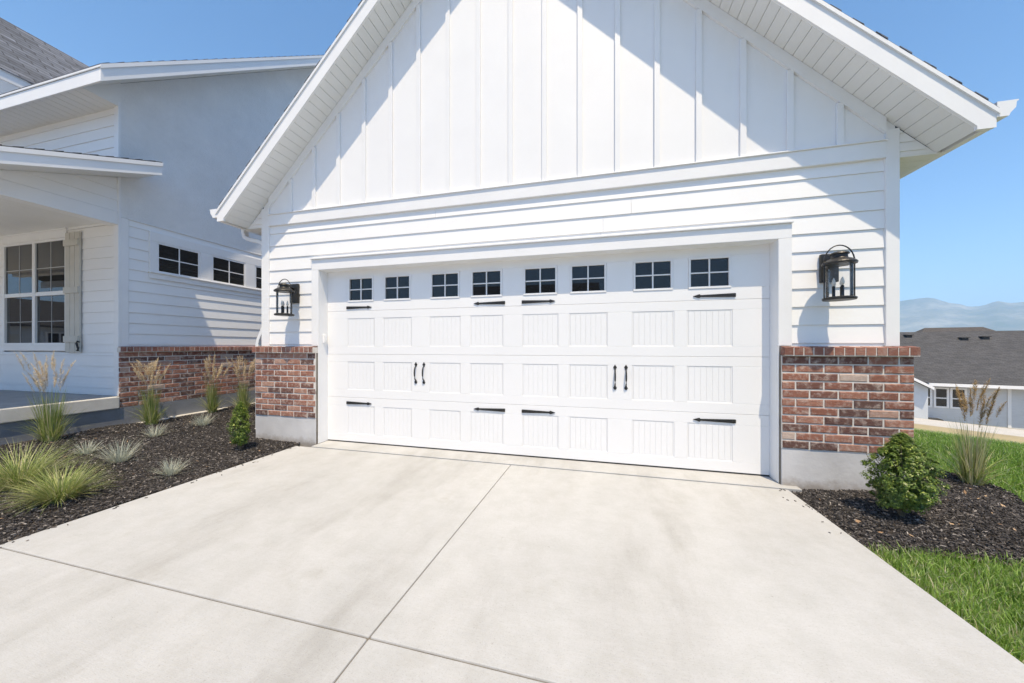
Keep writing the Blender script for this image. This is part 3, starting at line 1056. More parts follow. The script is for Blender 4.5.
# ------------------------------------------------------------------ wall lanterns
def lantern(xp, xb, label):
    root = empty('wall_lantern', (xp, -.0, 1.56), label, 'wall lantern', 'lanterns beside the garage door')
    y0 = .010
    mb = MB(); mb.box(xp - .062, xp + .062, y0 - .032, y0, 1.728, 1.965)
    mb.build('back_plate', 'black_metal', root, bevel=.005)
    yc = -.165
    mb = MB()
    mb.tube([(xp, y0 - .03, 1.90), (xp, -.07, 1.925), (xb, yc + .06, 1.93), (xb, yc + .02, 1.905)], .009, 8)
    mb.build('arm', 'black_metal', root, smooth=True)
    r_ = .090
    mb = MB()
    mb.lathe((xb, yc, 1.556), [(.02, 0), (r_ + .008, .002), (r_ + .012, .010), (r_ + .012, .020), (r_, .026), (.02, .028)], 32)
    mb.build('base_ring', 'black_metal', root, smooth=False)
    mb = MB()
    mb.lathe((xb, yc, 1.583), [(r_ - .010, 0), (r_ - .010, .255)], 32)
    mb.f = mb.f[:32]; mb.m = mb.m[:32]; mb.t = mb.t[:32]
    mb.build('glass', 'lantern_glass', root, smooth=True)
    mb = MB()
    mb.lathe((xb, yc, 1.838), [(r_ - .004, 0), (r_ + .014, .002), (r_ + .016, .014), (r_ + .010, .022), (.078, .040), (.055, .050), (.050, .058), (.050, .078), (.058, .080), (.062, .084), (.055, .094), (.030, .104), (0, .107)], 32)
    mb.build('roof_cap', 'black_metal', root)
    for k in range(2):
        mb = MB()
        a = k * math.pi
        px = xb + (r_ + .010) * math.cos(a)
        mb.tube([(px, yc, 1.562), (px, yc, 1.60), (px, yc, 1.845), (px, yc, 1.850), (px, yc, 1.862), (px, yc, 1.868)], [.0045, .0045, .0045, .008, .008, .005], 8)
        mb.build('side_bar', 'black_metal', root)
    mb = MB()
    pts = []
    for k in range(17):
        a = math.pi * k / 16
        pts.append((xb + (r_ + .010) * math.cos(a), yc, 1.862 + .132 * math.sin(a)))
    mb.tube(pts, .0048, 8)
    mb.build('ring_handle', 'black_metal', root, smooth=True)
    for k in range(3):
        a = 2 * math.pi * k / 3 + .6
        px, py = xb + .032 * math.cos(a), yc + .032 * math.sin(a)
        mb = MB()
        mb.lathe((px, py, 1.584), [(.011, 0), (.0115, .004), (.010, .008), (.010, .085), (.004, .088)], 12, 0)
        mb.lathe((px, py, 1.672), [(.005, 0), (.011, .014), (.013, .024), (.009, .044), (.002, .066)], 12, 1)
        mb.build('candle', ['black_metal', 'candle'], root, smooth=True)
    return root
lantern(2.765, 2.742, 'black cylindrical lantern on the wall above the wide brick pier right of the garage door')
lantern(-2.757, -2.735, 'black lantern on the wall above the narrow brick pier left of the garage door')

# ------------------------------------------------------------------ LEFT HOUSE WING
SX = -5.66; FY = -.15
hs = empty('house', (SX, FY, 0), 'white clapboard and grey stucco house wing with a covered porch, left of the garage', 'house')
LX = -13.0
US = 0.887; UE = -0.521; UZ = 4.571          # main roof rake: underside slope, eave y, eave z
RX = -5.23
def uz(y): return UZ + US * (y - UE)
PSL = 0.410; PY0, PZ0 = 0.089, 3.678        # porch rake upper end
def pz(y): return PZ0 + PSL * (y - PY0)
RIDGE_Y = 4.6
Ps = lambda u, o_, z: (SX - .015 + o_, u, z)
Pw = lambda u, o_, z: (u, FY + .015 - o_, z)

mb = MB()
mb.box(SX - .15, SX - .0155, FY + .02, 8.6, 0, 3.03)
lap_wall(mb, Ps, 1.19, 3.024, FY + .10, 8.0)
mb.build('side_siding', 'siding', hs)
mb = MB()   # stucco gable
mb.prism([(SX - .14, FY + .02, 3.03), (SX - .14, 9.0, 3.03), (SX - .14, 9.0, uz(RIDGE_Y) - US * (9.0 - RIDGE_Y)), (SX - .14, RIDGE_Y, uz(RIDGE_Y)), (SX - .14, FY + .02, uz(FY + .02))], (.138, 0, 0))
mb.build('stucco_gable', 'stucco', hs)
mb = MB()
mb.box(SX - .02, SX + .006, FY + .101, 8.0, 3.024, 3.034)
mb.build('stucco_drip', 'trim', hs)
mb = MB()   # front wall
mb.box(LX, SX - .151, FY + .05, FY + .15, .0, 4.66)
WX0, WX1, WZ0, WZ1 = -8.363, -6.815, 1.212, 2.824
lap_wall(mb, Pw, .49, 1.105, LX, SX - .092)
lap_wall(mb, Pw, 1.105, 2.93, LX, WX0 - .02); lap_wall(mb, Pw, 1.105, 2.93, WX1 + .02, SX - .092)
lap_wall(mb, Pw, 2.93, 4.648, LX, SX - .092)
mb.build('front_siding', 'siding', hs)
mb = MB()   # corner boards
mb.box(SX - .09, SX + .006, FY - .008, FY + .02, .49, 4.649)
mb.build('corner_board', 'trim', hs, bevel=.003)
mb = MB()
mb.box(SX - .018, SX + .006, FY + .0205, FY + .10, 1.19, 3.023)
mb.build('corner_board', 'trim', hs, bevel=.003)
# brick wainscot
mbm, mbb, mbc = MB(), MB(), MB()
Pb = lambda u, o_, z: (SX + .020 + o_, u, z)
mbm.box(SX - .01, SX + .020, FY + .002, 6, .322, 1.112); mbm.box(SX - .01, SX + .0565, FY - .012, 6, 1.1125, 1.180)
wain = mbm.build('brick_wainscot', 'mortar', hs)
brick_wall(mbb, mbm, Pb, FY, 6, .322, 1.112, 11, .2)
Pb2 = lambda u, o_, z: (SX - .01 + u, FY + .003 - o_, z)
brick_wall(mbb, mbm, Pb2, 0, .035, .322, 1.112, 11, .2)
mbb.build('brick', 'brick', wain)
Pc = lambda u, o_, z: (SX + .020 + o_, u, z)
rowlock(mbc, Pc, FY - .012, 6, -.03, .040, 1.112, 1.186)
mbc.build('cap_course', 'cap_brick', wain)
mb = MB()
mb.box(SX - .1, SX + .026, FY - .0, 6, -.1, .3215)
mb.box(SX - .1, SX + .026, -2.2, FY - .001, -.1, .321)
mb.build('foundation', 'shaded_foundation', hs)
mb = MB()   # rough footing ledge at the foot of the wall
y = -.05
while y < 4:
    L_ = random.uniform(.35, .8)
    mb.box(SX + .02, SX + .10 + random.uniform(-.012, .012), y, y + L_ - .02, -.1, .088 + random.uniform(-.012, .01))
    y += L_
mb.build('footing', 'slab_edge', hs, bevel=.012)

# side windows in one trim surround
mb = MB()
TX = SX + .012
mb.box(SX - .003, TX, .178, 3.4, 2.795, 2.935)
mb.box(SX - .003, TX, .178, .270, 2.328, 2.7945)
wins = [(.285, .815), (1.035, 1.570), (1.795, 2.325), (2.55, 3.08)]
for k in range(3):
    mb.box(SX - .003, TX, wins[k][1] + .022, wins[k + 1][0] - .022, 2.328, 2.7945)
mb.box(SX - .003, TX, wins[3][1] + .022, 3.4, 2.328, 2.7945)
mb.box(SX - .003, TX + .002, .178, 3.4, 2.225, 2.31)
mb.box(SX - .003, TX + .022, .168, 3.41, 2.3105, 2.3275)
mb.build('window_surround', 'trim', hs, bevel=.003)
for k, (a, b_) in enumerate(wins):
    fr_ = MB(); e = .026
    xa, xb = SX - .004, SX + .008
    z0, z1 = 2.329, 2.794
    a -= .021; b_ += .021
    fr_.box(xa, xb, a, b_, z0, z0 + e); fr_.box(xa, xb, a, b_, z1 - e, z1)
    fr_.box(xa, xb, a, a + e, z0 + e, z1 - e); fr_.box(xa, xb, b_ - e, b_, z0 + e, z1 - e)
    wf = fr_.build('window', 'vinyl', hs, bevel=.002)
    p_ = MB()
    p_.box(SX - .003, SX + .001, a + e, b_ - e, z0 + e, z1 - e)
    p_.build('pane', 'glass', wf)
    p_ = MB(); ym = (a + b_) / 2; zm = (z0 + z1) / 2
    p_.box(SX + .0012, SX + .004, ym - .008, ym + .008, z0 + e, z1 - e)
    p_.box(SX + .0012, SX + .004, a + e, ym - .0082, zm - .008, zm + .008); p_.box(SX + .0012, SX + .004, ym + .0082, b_ - e, zm - .008, zm + .008)
    p_.build('muntin', 'vinyl', wf)

# porch windows: two double hung units side by side
mb = MB()
mb.box(WX0 - .02, WX1 + .02, FY - .012, FY + .02, WZ1 + .001, WZ1 + .12)
mb.box(WX0 - .03, WX1 + .03, FY - .022, FY + .02, WZ1 + .121, WZ1 + .14)
mb.build('window_head', 'trim', hs, bevel=.003)
mb = MB()
mb.box(WX0 - .02, WX1 + .02, FY - .020, FY + .02, 1.125, WZ0 - .001)
mb.build('window_sill', 'trim', hs, bevel=.003)
mid = (WX0 + WX1) / 2
for (a, b_) in ((WX0 - .012, mid - .0005), (mid + .0005, WX1 + .012)):
    fr_ = MB(); e = .034
    ya, yb = FY - .006, FY + .04
    zm = 2.00
    fr_.box(a, b_, ya, yb, WZ0, WZ0 + e); fr_.box(a, b_, ya, yb, WZ1 - e, WZ1)
    fr_.box(a, a + e, ya, yb, WZ0 + e, WZ1 - e); fr_.box(b_ - e, b_, ya, yb, WZ0 + e, WZ1 - e)
    fr_.box(a + e, b_ - e, ya + .004, yb, zm - .030, zm + .030)
    wf = fr_.build('window', 'vinyl', hs, bevel=.003)
    p_ = MB()
    p_.box(a + e, b_ - e, FY + .020, FY + .024, WZ0 + e, zm - .0305)
    p_.box(a + e, b_ - e, FY + .012, FY + .016, zm + .0305, WZ1 - e)
    p_.build('pane', 'glass', wf)
    p_ = MB(); xm = (a + b_) / 2
    p_.box(xm - .004, xm + .004, FY + .0165, FY + .0198, WZ0 + e, zm - .031); p_.box(a + e, xm - .0042, FY + .0165, FY + .0198, 1.573, 1.581); p_.box(xm + .0042, b_ - e, FY + .0165, FY + .0198, 1.573, 1.581)
    p_.box(xm - .006, xm + .006, FY + .0085, FY + .0118, zm + .031, WZ1 - e); p_.box(a + e, xm - .0062, FY + .0085, FY + .0118, 2.388, 2.400); p_.box(xm + .0062, b_ - e, FY + .0085, FY + .0118, 2.388, 2.400)
    p_.build('muntin', 'grille', wf)
# shutter
mb = MB()
S0, S1, SZ0, SZ1 = -6.785, -6.452, 1.10, 2.878
yb, yf = FY - .001, FY - .030
for k in range(3):
    w_ = (S1 - S0) / 3
    mb.box(S0 + k * w_ + .004, S0 + (k + 1) * w_ - .004, yf + .006, yb, SZ0, SZ1)
for zc in (2.72, 2.02, 1.30):
    mb.box(S0 + .006, S1 - .006, yf - .016, yf + .0055, zc - .045, zc + .045)
sh = mb.build('shutter', 'shutter', hs, bevel=.003)
mb = MB()
mb.tube([(S1 + .035, yf - .010, 1.255), (S1 + .005, yf - .016, 1.265), (S1 - .012, yf - .018, 1.24), (S1 + .004, yf - .018, 1.20), (S1 + .022, yf - .018, 1.17), (S1 + .012, yf - .016, 1.13), (S1 - .02, yf - .014, 1.135)], [.008, .012, .014, .012, .014, .012, .008], 8)
mb.build('shutter_dog', 'black_metal', sh, smooth=True)

# porch: slab, beam, ceiling, column, shed roof
PFY = -2.25
mb = MB()
mb.box(LX, SX + .055, PFY, FY - .013, .322, .488)
mb.build('porch_slab', 'slab_edge', hs, bevel=.012)
mb = MB()
mb.box(LX, SX - .02, PFY + .03, FY - .014, .4885, .4925)
mb.build('porch_floor', 'porch_floor', hs)
mb = MB()
mb.box(SX - .16, SX + .004, PFY + .25, FY - .009, 2.908, 3.088)
mb.box(LX, SX - .161, PFY + .25, PFY + .41, 2.908, 3.088)
mb.build('porch_beam', 'trim', hs, bevel=.003)
mb = MB()
Pi = lambda u, o_, z: (SX - .013 + o_, u, z)
def ylo(z): return max(PFY + .25, PY0 + (z - .005 - PZ0) / PSL)
lap_wall(mb, Pi, 3.089, pz(FY) - .005, PFY + .25, FY - .0085, phase=3.09, lo=ylo)
mb.prism([(SX - .12, PFY + .25, 3.089), (SX - .12, FY - .01, 3.089), (SX - .12, FY - .01, pz(FY) - .006), (SX - .12, max(PFY + .25, PY0 + (3.09 - PZ0) / PSL), 3.092)], (.106, 0, 0))
mb.build('porch_gable_siding', 'siding', hs)
mb = MB()
x = LX
while x < SX - .17:
    mb.box(x, min(x + .128, SX - .165), PFY + .42, FY - .0, 2.965, 2.98)
    x += .132
mb.build('porch_ceiling', 'soffit', hs)
mb = MB()
mb.box(SX - .17, SX - .01, PFY + .26, PFY + .40, .493, 2.907)
mb.box(SX - .19, SX + .01, PFY + .24, PFY + .42, .4935, .64); mb.box(SX - .19, SX + .01, PFY + .24, PFY + .42, 2.78, 2.9065)
mb.build('porch_column', 'trim', hs, bevel=.004)
# porch roof
mb = MB()
FD = .175
yE = PFY - .05
ex = (RX - SX)
mb.prism([(RX, PY0, pz(PY0)), (RX, yE, pz(yE)), (RX, yE, pz(yE) + FD - .02), (RX, PY0, pz(PY0) + FD - .02)], (-.022, 0, 0))
mb.prism([(RX + .014, PY0 + .004, pz(PY0) + FD - .045), (RX + .014, yE, pz(yE) + FD - .045), (RX + .014, yE, pz(yE) + FD), (RX + .014, PY0 + .004, pz(PY0) + FD)], (-.0135, 0, 0))
mb.box(SX + .007, RX - .0225, PY0 - .02, PY0, pz(PY0) + .012, pz(PY0) + FD - .03)
mb.prism([(RX - .0225, yE, pz(yE)), (LX, yE, pz(yE)), (LX, yE, pz(yE) + FD - .02), (RX - .0225, yE, pz(yE) + FD - .02)], (0, .022, 0))
mb.build('porch_rake_fascia', 'trim', hs, bevel=.003)
mb = MB()
mb.prism([(RX - .023, PY0 - .021, pz(PY0 - .021) + .003), (RX - .023, yE + .023, pz(yE + .023) + .003), (RX - .023, yE + .023, pz(yE + .023) + .011), (RX - .023, PY0 - .021, pz(PY0 - .021) + .011)], (-(ex - .03), 0, 0))
mb.build('porch_soffit', 'soffit', hs)
mb = MB()
zz = lambda y: pz(y) + FD + .001
mb.prism([(RX + .010, PY0 + .0, zz(PY0)), (RX + .010, yE - .01, zz(yE - .01)), (RX + .010, yE - .01, zz(yE - .01) + .012), (RX + .010, PY0 + .0, zz(PY0) + .012)], (-(RX + .010 - SX - .01), 0, 0))
mb.prism([(SX + .009, FY - .012, zz(FY)), (SX + .009, yE - .03, zz(yE - .03)), (SX + .009, yE - .03, zz(yE - .03) + .02), (SX + .009, FY - .012, zz(FY) + .02)], (LX - SX, 0, 0))
y = yE
while y < PY0 - .1:
    e_ = random.uniform(0, .004)
    mb.prism([(RX + .011 + e_, y, zz(y) + .008), (RX + .011 + e_, y + .07, zz(y + .07) + .008), (RX + .011 + e_, y + .07, zz(y + .07) + .020), (RX + .011 + e_, y, zz(y) + .015)], (-.1, 0, 0))
    y += .14
ob = mb.build('porch_roof', 'dark_shingles', hs); roof_uv(ob)

# main roof
mb = MB()
FD = .205
rt = lambda y: uz(y) + FD
mb.prism([(RX, UE, uz(UE)), (RX, RIDGE_Y, uz(RIDGE_Y)), (RX, RIDGE_Y, rt(RIDGE_Y) - .02), (RX, UE, rt(UE) - .02)], (-.022, 0, 0))
mb.prism([(RX + .014, UE - .004, rt(UE) - .045), (RX + .014, RIDGE_Y, rt(RIDGE_Y) - .045), (RX + .014, RIDGE_Y, rt(RIDGE_Y)), (RX + .014, UE - .004, rt(UE))], (-.0135, 0, 0))
mb.prism([(RX, RIDGE_Y + .001, uz(RIDGE_Y)), (RX, 9.4, uz(RIDGE_Y) - US * 4.8), (RX, 9.4, rt(RIDGE_Y) - US * 4.8), (RX, RIDGE_Y + .001, rt(RIDGE_Y))], (-.022, 0, 0))
# front eave: fascia in the x direction
mb.box(LX, RX - .0225, UE, UE + .02, uz(UE), rt(UE) - .035)
mb.box(LX, RX + .012, UE - .012, UE - .0005, rt(UE) - .0345, rt(UE) - .004)
mb.build('roof_fascia', 'trim', hs, bevel=.003)
mb = MB()
x = SX - .002
while x > LX:
    w_ = .15
    mb.box(x - w_ + .008, x, UE + .021, FY + .014, uz(UE) + .010, uz(UE) + .018)
    x -= w_
mb.box(LX, SX, UE + .03, FY, uz(UE) + .0185, uz(UE) + .024)
y = UE + .022
while y < RIDGE_Y:
    y2 = min(y + .145, RIDGE_Y)
    mb.prism([(RX - .023, y, uz(y) + .004), (RX - .023, y2, uz(y2) + .004), (RX - .023, y2, uz(y2) + .012), (RX - .023, y, uz(y) + .012)], (-(ex - .026), 0, 0))
    y += .15
mb.prism([(SX - .002, UE + .022, uz(UE) + .01), (SX - .002, FY + .02, uz(UE) + .01), (SX - .002, FY + .02, uz(FY + .02) + .01), (SX - .002, UE + .022, uz(UE + .022) + .012)], (.004, 0, 0))
mb.build('soffit', 'soffit', hs)
mb = MB()
zz = lambda y: rt(y) + .001
mb.prism([(RX + .010, UE - .012, zz(UE - .012)), (RX + .010, RIDGE_Y, zz(RIDGE_Y)), (RX + .010, RIDGE_Y, zz(RIDGE_Y) + .012), (RX + .010, UE - .012, zz(UE - .012) + .012)], (LX - RX, 0, 0))
mb.prism([(RX + .010, RIDGE_Y, zz(RIDGE_Y)), (RX + .010, 9.4, zz(RIDGE_Y) - US * 4.8), (RX + .010, 9.4, zz(RIDGE_Y) - US * 4.8 + .012), (RX + .010, RIDGE_Y, zz(RIDGE_Y) + .012)], (LX - RX, 0, 0))
y = UE
while y < RIDGE_Y:
    mb.prism([(RX + .012, y, zz(y) + .008), (RX + .012, y + .07, zz(y + .07) + .008), (RX + .012, y + .07, zz(y + .07) + .021), (RX + .012, y, zz(y) + .015)], (-.1, 0, 0))
    y += .14
ob = mb.build('roof', 'shingles', hs); roof_uv(ob)
# cross gable whose right slope faces the garage
cg0 = UE - .05
mb = MB()
s2 = (6.82 - 5.22) / 1.5
mb.prism([(-9, cg0, 6.80), (-7.47, cg0, 5.20), (-7.47, cg0, 5.22), (-9, cg0, 6.82)], (0, 6.0, 0))
mb.prism([(-9, cg0, 6.80), (-10.53, cg0, 5.20), (-10.53, cg0, 5.22), (-9, cg0, 6.82)], (0, 6.0, 0))
ob = mb.build('cross_gable_roof', 'shingles', hs); roof_uv(ob)
mb = MB()
mb.box(-7.505, -7.485, cg0 + .01, 1.6, 5.07, 5.20)
mb.build('cross_gable_fascia', 'trim', hs)
mb = MB()
mb.prism([(-7.75, FY, 4.8), (-10.25, FY, 4.8), (-10.25, FY, 5.45), (-9, FY, 6.76), (-7.75, FY, 5.45)], (0, .1, 0))
mb.box(-7.76, -7.75, FY + .1, 1.6, 4.8, 5.42)
mb.box(-7.75, -7.506, FY, 1.6, 5.09, 5.10)
mb.build('cross_gable_wall', 'stucco', hs)

# ------------------------------------------------------------------ plants
def blade(mb, base, az, L, lean, curl, wd, t, seg=5, mat=0):
    """arching strip: lean = start angle from vertical, curl = added angle over its length"""
    p = Vector(base); a = lean
    side = Vector((-math.sin(az), math.cos(az), 0))
    i = len(mb.v); st = L / seg
    for k in range(seg + 1):
        f = k / seg
        w_ = wd * (1 - f) ** .7 if k else wd * .7
        if k == seg:
            mb.v.append(tuple(p))
        else:
            mb.v.append(tuple(p - side * w_)); mb.v.append(tuple(p + side * w_))
        d = Vector((math.cos(az) * math.sin(a), math.sin(az) * math.sin(a), math.cos(a)))
        p = p + d * st
        a += curl / seg
    for k in range(seg - 1):
        q = i + 2 * k
        mb.face([q, q + 1, q + 3, q + 2], mat, t)
    q = i + 2 * (seg - 1)
    mb.face([q, q + 1, q + 2], mat, t)
    return p

def plume(mb, base, az, lean, L, n_=70, rad=.012, droop=.15):
    """feathery seed head made of many tiny bristles along a curved axis"""
    p = Vector(base); a = lean
    for k in range(n_):
        f = k / n_
        d = Vector((math.cos(az) * math.sin(a), math.sin(az) * math.sin(a), math.cos(a)))
        p = p + d * (L / n_)
        a += droop / n_
        r_ = rad * math.sin(math.pi * (f * .85 + .12)) * random.uniform(.6, 1.3)
        b_ = random.random() * 6.283
        o_ = Vector((math.cos(b_), math.sin(b_), random.uniform(.3, 1.2))).normalized()
        q = p + o_ * (r_ * 1.9)
        s_ = Vector((-math.sin(b_), math.cos(b_), 0)) * .0016
        mb.quadp([p - s_, p + s_, q + s_ * .6, q - s_ * .6], 0, random.random())

def reed_grass(x, y, H, n_leaf, n_stalk, label, spread=1.0, dry=False, lean_az=None, head='plume'):
    z = mulch_h(x, y)
    root = empty('ornamental_grass', (x, y, z), label, 'ornamental grass', 'tall reed grasses with tan plumes')
    mb = MB()
    for k in range(n_leaf):
        az = random.random() * 6.283; r0 = random.random() ** .5 * .055 * spread
        b_ = (x + math.cos(az) * r0, y + math.sin(az) * r0, z - .01)
        if random.random() < .6:      # upright leaves round the stalks
            L, ln, cu = H * random.uniform(.42, .76), random.uniform(.0, .16) * spread, random.uniform(.02, .35)
        else:                          # arching outer leaves
            L, ln, cu = H * random.uniform(.25, .55), random.uniform(.15, .55) * spread, random.uniform(.3, 1.4)
        t = random.betavariate(2, 3)
        if random.random() < .16 or dry and random.random() < .5: t = random.uniform(.8, 1)
        blade(mb, b_, az + random.gauss(0, .5), L, ln, cu, random.uniform(.0024, .0044), t)
    mb.build('leaves', 'leaf_grass', root)
    ms_, mp_ = MB(), MB()
    for k in range(n_stalk):
        az = random.random() * 6.283
        if lean_az is not None and random.random() < .35: az = lean_az + random.gauss(0, .5)
        r0 = random.random() ** .5 * .045
        b_ = (x + math.cos(az) * r0, y + math.sin(az) * r0, z - .01)
        L = H * random.uniform(.52, .78)
        ln = abs(random.gauss(.03, .07)) * spread
        cu = random.uniform(.0, .18) * spread
        e = blade(ms_, b_, az, L, ln, cu, .0026, random.random(), 5)
        plume(mp_, e, az, ln + cu, H * random.uniform(.18, .27), 120, .016 if not dry else .015, random.uniform(.1, .5))
    ms_.build('stalks', 'straw' if dry else 'leaf_grass', root)
    mp_.build('seed_heads', 'dry_plume' if dry else 'plume', root)
    return root
reed_grass(-5.29, -.90, .92, 280, 32, 'tall plumed grass in front of the porch slab, leftmost of the plumed grasses', 1.15, lean_az=math.pi)
reed_grass(-5.34, .03, .86, 260, 32, 'plumed grass by the left end of the brick wainscot, near the porch corner', 1.0, lean_az=math.pi)
reed_grass(-5.32, .80, .86, 260, 28, 'plumed grass before the middle of the brick wainscot, behind a pale fescue tuft', .85)
reed_grass(-4.95, 1.02, .88, 240, 28, 'plumed grass close behind the small leafy shrub, beside the garage corner', .9, lean_az=math.pi * .9)
reed_grass(3.97, .33, .80, 300, 26, 'dry brown plumed grass at the edge of the lawn right of the garage', 1.0, dry=True)

def tuft(x, y, Rr, n_, label, name='fescue_tuft', mat='fescue', H=None, group='pale fescue tufts in the mulch', cat='grass tuft', wd=.0019, lean=(.10, 1.5), zoff=0):
    z = mulch_h(x, y) if abs(x) < 30 else 0
    mb = MB()
    for k in range(n_):
        az = random.random() * 6.283
        r0 = random.random() ** .5 * Rr * .22
        L = Rr * random.uniform(.65, 1.15)
        t = random.betavariate(2, 2.5)
        blade(mb, (x + math.cos(az) * r0, y + math.sin(az) * r0, z), az + random.gauss(0, .3), L, random.uniform(*lean) * (.4 + .6 * random.random()), random.uniform(.1, .7), wd * random.uniform(.7, 1.3), t, 4)
    ob = mb.build(name, mat, origin=(x, y, z))
    return tag(ob, label, cat, group)
tuft(-4.43, -1.00, .17, 190, 'small pale fescue tuft in the mulch just right of the leftmost plumed grass')
tuft(-3.76, -1.07, .25, 260, 'largest silvery fescue tuft, in the middle of the mulch bed')
tuft(-2.95, -1.13, .17, 200, 'silvery fescue tuft nearest to the driveway edge')
tuft(-4.52, -.38, .20, 170, 'straw coloured fescue tuft in front of the plumed grass at the porch corner')
tuft(-4.55, .17, .21, 230, 'pale fescue tuft in front of the middle plumed grass by the brick wall')

def fountain(x, y, Rr, n_, label):
    z = mulch_h(x, y)
    root = empty('fountain_grass', (x, y, z), label, 'fountain grass', 'big green fountain grasses by the driveway')
    mb = MB()
    for k in range(n_):
        az = random.random() * 6.283
        r0 = random.random() ** .5 * Rr * .25
        L = Rr * random.uniform(.75, 1.3)
        t = random.betavariate(2.2, 2.6)
        if random.random() < .16: t = random.uniform(.78, 1)
        blade(mb, (x + math.cos(az) * r0, y + math.sin(az) * r0, z), az + random.gauss(0, .35), L, random.uniform(.05, 1.0), random.uniform(.4, 1.3), random.uniform(.0016, .0028), t, 6)
    mb.build('leaves', 'leaf_grass', root)
    mb = MB()
    for k in range(n_ // 9):
        az = random.random() * 6.283
        blade(mb, (x, y, z), az, Rr * random.uniform(.8, 1.2), random.uniform(.5, 1.2), random.uniform(.5, 1.4), .0018, random.random(), 6)
    mb.build('dry_leaves', 'straw', root)
fountain(-3.10, -1.72, .27, 850, 'bushy green fountain grass at the driveway edge, front of the two')
fountain(-3.78, -1.66, .36, 800, 'bushy green fountain grass cut by the left edge of the photo')

def shrub(x, y, H, Wd, n_, label, mat='box_leaf', name='boxwood_shrub', leaf=.0068, z=None, cat='shrub', taper=.75):
    z = mulch_h(x, y) if z is None else z
    root = empty(name, (x, y, z), label, cat)
    mb = MB()
    tips = []
    for k in range(26):
        az = random.random() * 6.283
        ln = random.uniform(.05, .75)
        L = H * random.uniform(.6, 1.0) * (1 - .25 * ln)
        p = Vector((x, y, z - .01)); pts = [p]
        a = ln * .5
        rad_lim = Wd
        for q in range(6):
            d = Vector((math.cos(az) * math.sin(a), math.sin(az) * math.sin(a), math.cos(a)))
            p = p + d * L / 6
            az += random.gauss(0, .25); a = max(0, a + random.gauss(-.03, .12))
            pts.append(p)
        mb.tube(pts, [.006, .005, .004, .0035, .003, .002, .0015], 5)
        for q in range(2, 7):
            tips.append(pts[q])
    mb.build('stems', 'stem', root)
    mb = MB()
    # clumps of small leaves within an egg shaped crown
    clumps = []
    for k in range(480):
        f = random.random()
        zz_ = z + H * (.14 + .84 * f)
        prof = math.sin(math.pi * min(1, (f * .86 + .14))) ** taper
        rr_ = Wd * prof * (random.random() ** .6) * random.uniform(.80, 1.22)
        a = random.random() * 6.283
        clumps.append((Vector((x + rr_ * math.cos(a), y + rr_ * math.sin(a), zz_)), random.uniform(.014, .036), random.uniform(-.14, .22)))
    for (c, cr, ct) in clumps:
        out = Vector((c.x - x, c.y - y, (c.z - z - H * .45) * .7 + .05)).normalized()
        for k in range(n_ // 480):
            d = Vector((random.gauss(0, 1), random.gauss(0, 1), random.gauss(0, 1))).normalized()
            p = c + d * cr * random.random() ** .4
            nrm = (out * .8 + d * .8 + Vector((0, 0, .5))).normalized()
            u = nrm.orthogonal().normalized()
            u = Matrix.Rotation(random.random() * 6.283, 3, nrm) @ u
            v_ = nrm.cross(u)
            s_ = leaf * random.uniform(.7, 1.25)
            t = min(1, max(0, random.gauss(.42, .2) + ct))
            mb.quadp([p - u * s_, p - u * s_ * .2 + v_ * s_ * .5, p + u * s_ * .7 + v_ * s_ * .35 + nrm * s_ * .15, p + u * s_ * 1.15,
                      p + u * s_ * .6 - v_ * s_ * .42 + nrm * s_ * .15, p - u * s_ * .3 - v_ * s_ * .5], 0, t)
    mb.build('foliage', mat, root)
    return root
shrub(2.90, -.50, 0.58, .170, 33000, 'dark green boxwood shrub in the mulch in front of the right brick pier')
shrub(-3.07, -.42, 0.56, .095, 12000, 'slim bright green shrub in the mulch beside the left brick pier', leaf=.0066)

# small dead leaves lying on the mulch
mb = MB()
for k in range(150):
    if random.random() < .6: x, y = random.uniform(-5.4, -2.7), random.uniform(-2.4, 1)
    else: x, y = random.uniform(2.5, 3.9), random.uniform(-.75, .8)
    if not (left_bed(x, y) or right_bed(x, y)): continue
    z = mulch_h(x, y) + .022
    a = random.random() * 6.283; s_ = random.uniform(.008, .018)
    u = Vector((math.cos(a), math.sin(a), random.gauss(0, .3))) * s_; v_ = Vector((-math.sin(a), math.cos(a), random.gauss(0, .3))) * s_ * .5
    c = Vector((x, y, z))
    mb.quadp([c - u, c + v_, c + u * 1.2, c - v_], 0, random.random())
tag(mb.build('leaf_litter', 'dead_leaf'), kind='stuff')

# ------------------------------------------------------------------ neighbouring houses down the slope
def cp(px, Z, z=None):
    """point at depth Z along the view for a picture column (used once to read distances off the photo)"""
    a = (px - 512) / F_PX
    fx, fy = -math.sin(TH), math.cos(TH)
    return (CXW + Z * (fx + a * math.cos(TH)), CYW + Z * (fy + a * math.sin(TH)))

nx0, ny0 = cp(919, 21.4)      # wall corner of the neighbour
yaw = R(-13.5)
nb = empty('neighbor_house', (nx0, ny0, -3.8), 'single storey grey house with a charcoal roof down the slope behind the lawn', 'house')
nb.rotation_euler = (0, 0, yaw)
def nbuild(mb, name, mats, parent=None, **kw):
    ob = mb.build(name, mats, None, **kw)
    ob.parent = parent or nb
    ob.location = (0, 0, 0)
    return ob
EV = 2.58      # eave height above the base
mb = MB()
mb.box(-3.2, 14, 0, 8.5, -.6, EV)
k = 0
z = .05
while z < EV - .05:      # clapboards
    mb.hexa([(-.0, -.02, z), (14, -.02, z), (14, -.001, z), (-.0, -.001, z), (-.0, -.004, z + .17), (14, -.004, z + .17), (14, -.001, z + .17), (-.0, -.001, z + .17)])
    z += .175
nbuild(mb, 'wall', 'neighbor_wall')
mb = MB()
mb.box(-5.6, -.001, -.9, 6, -.6, EV - .12)
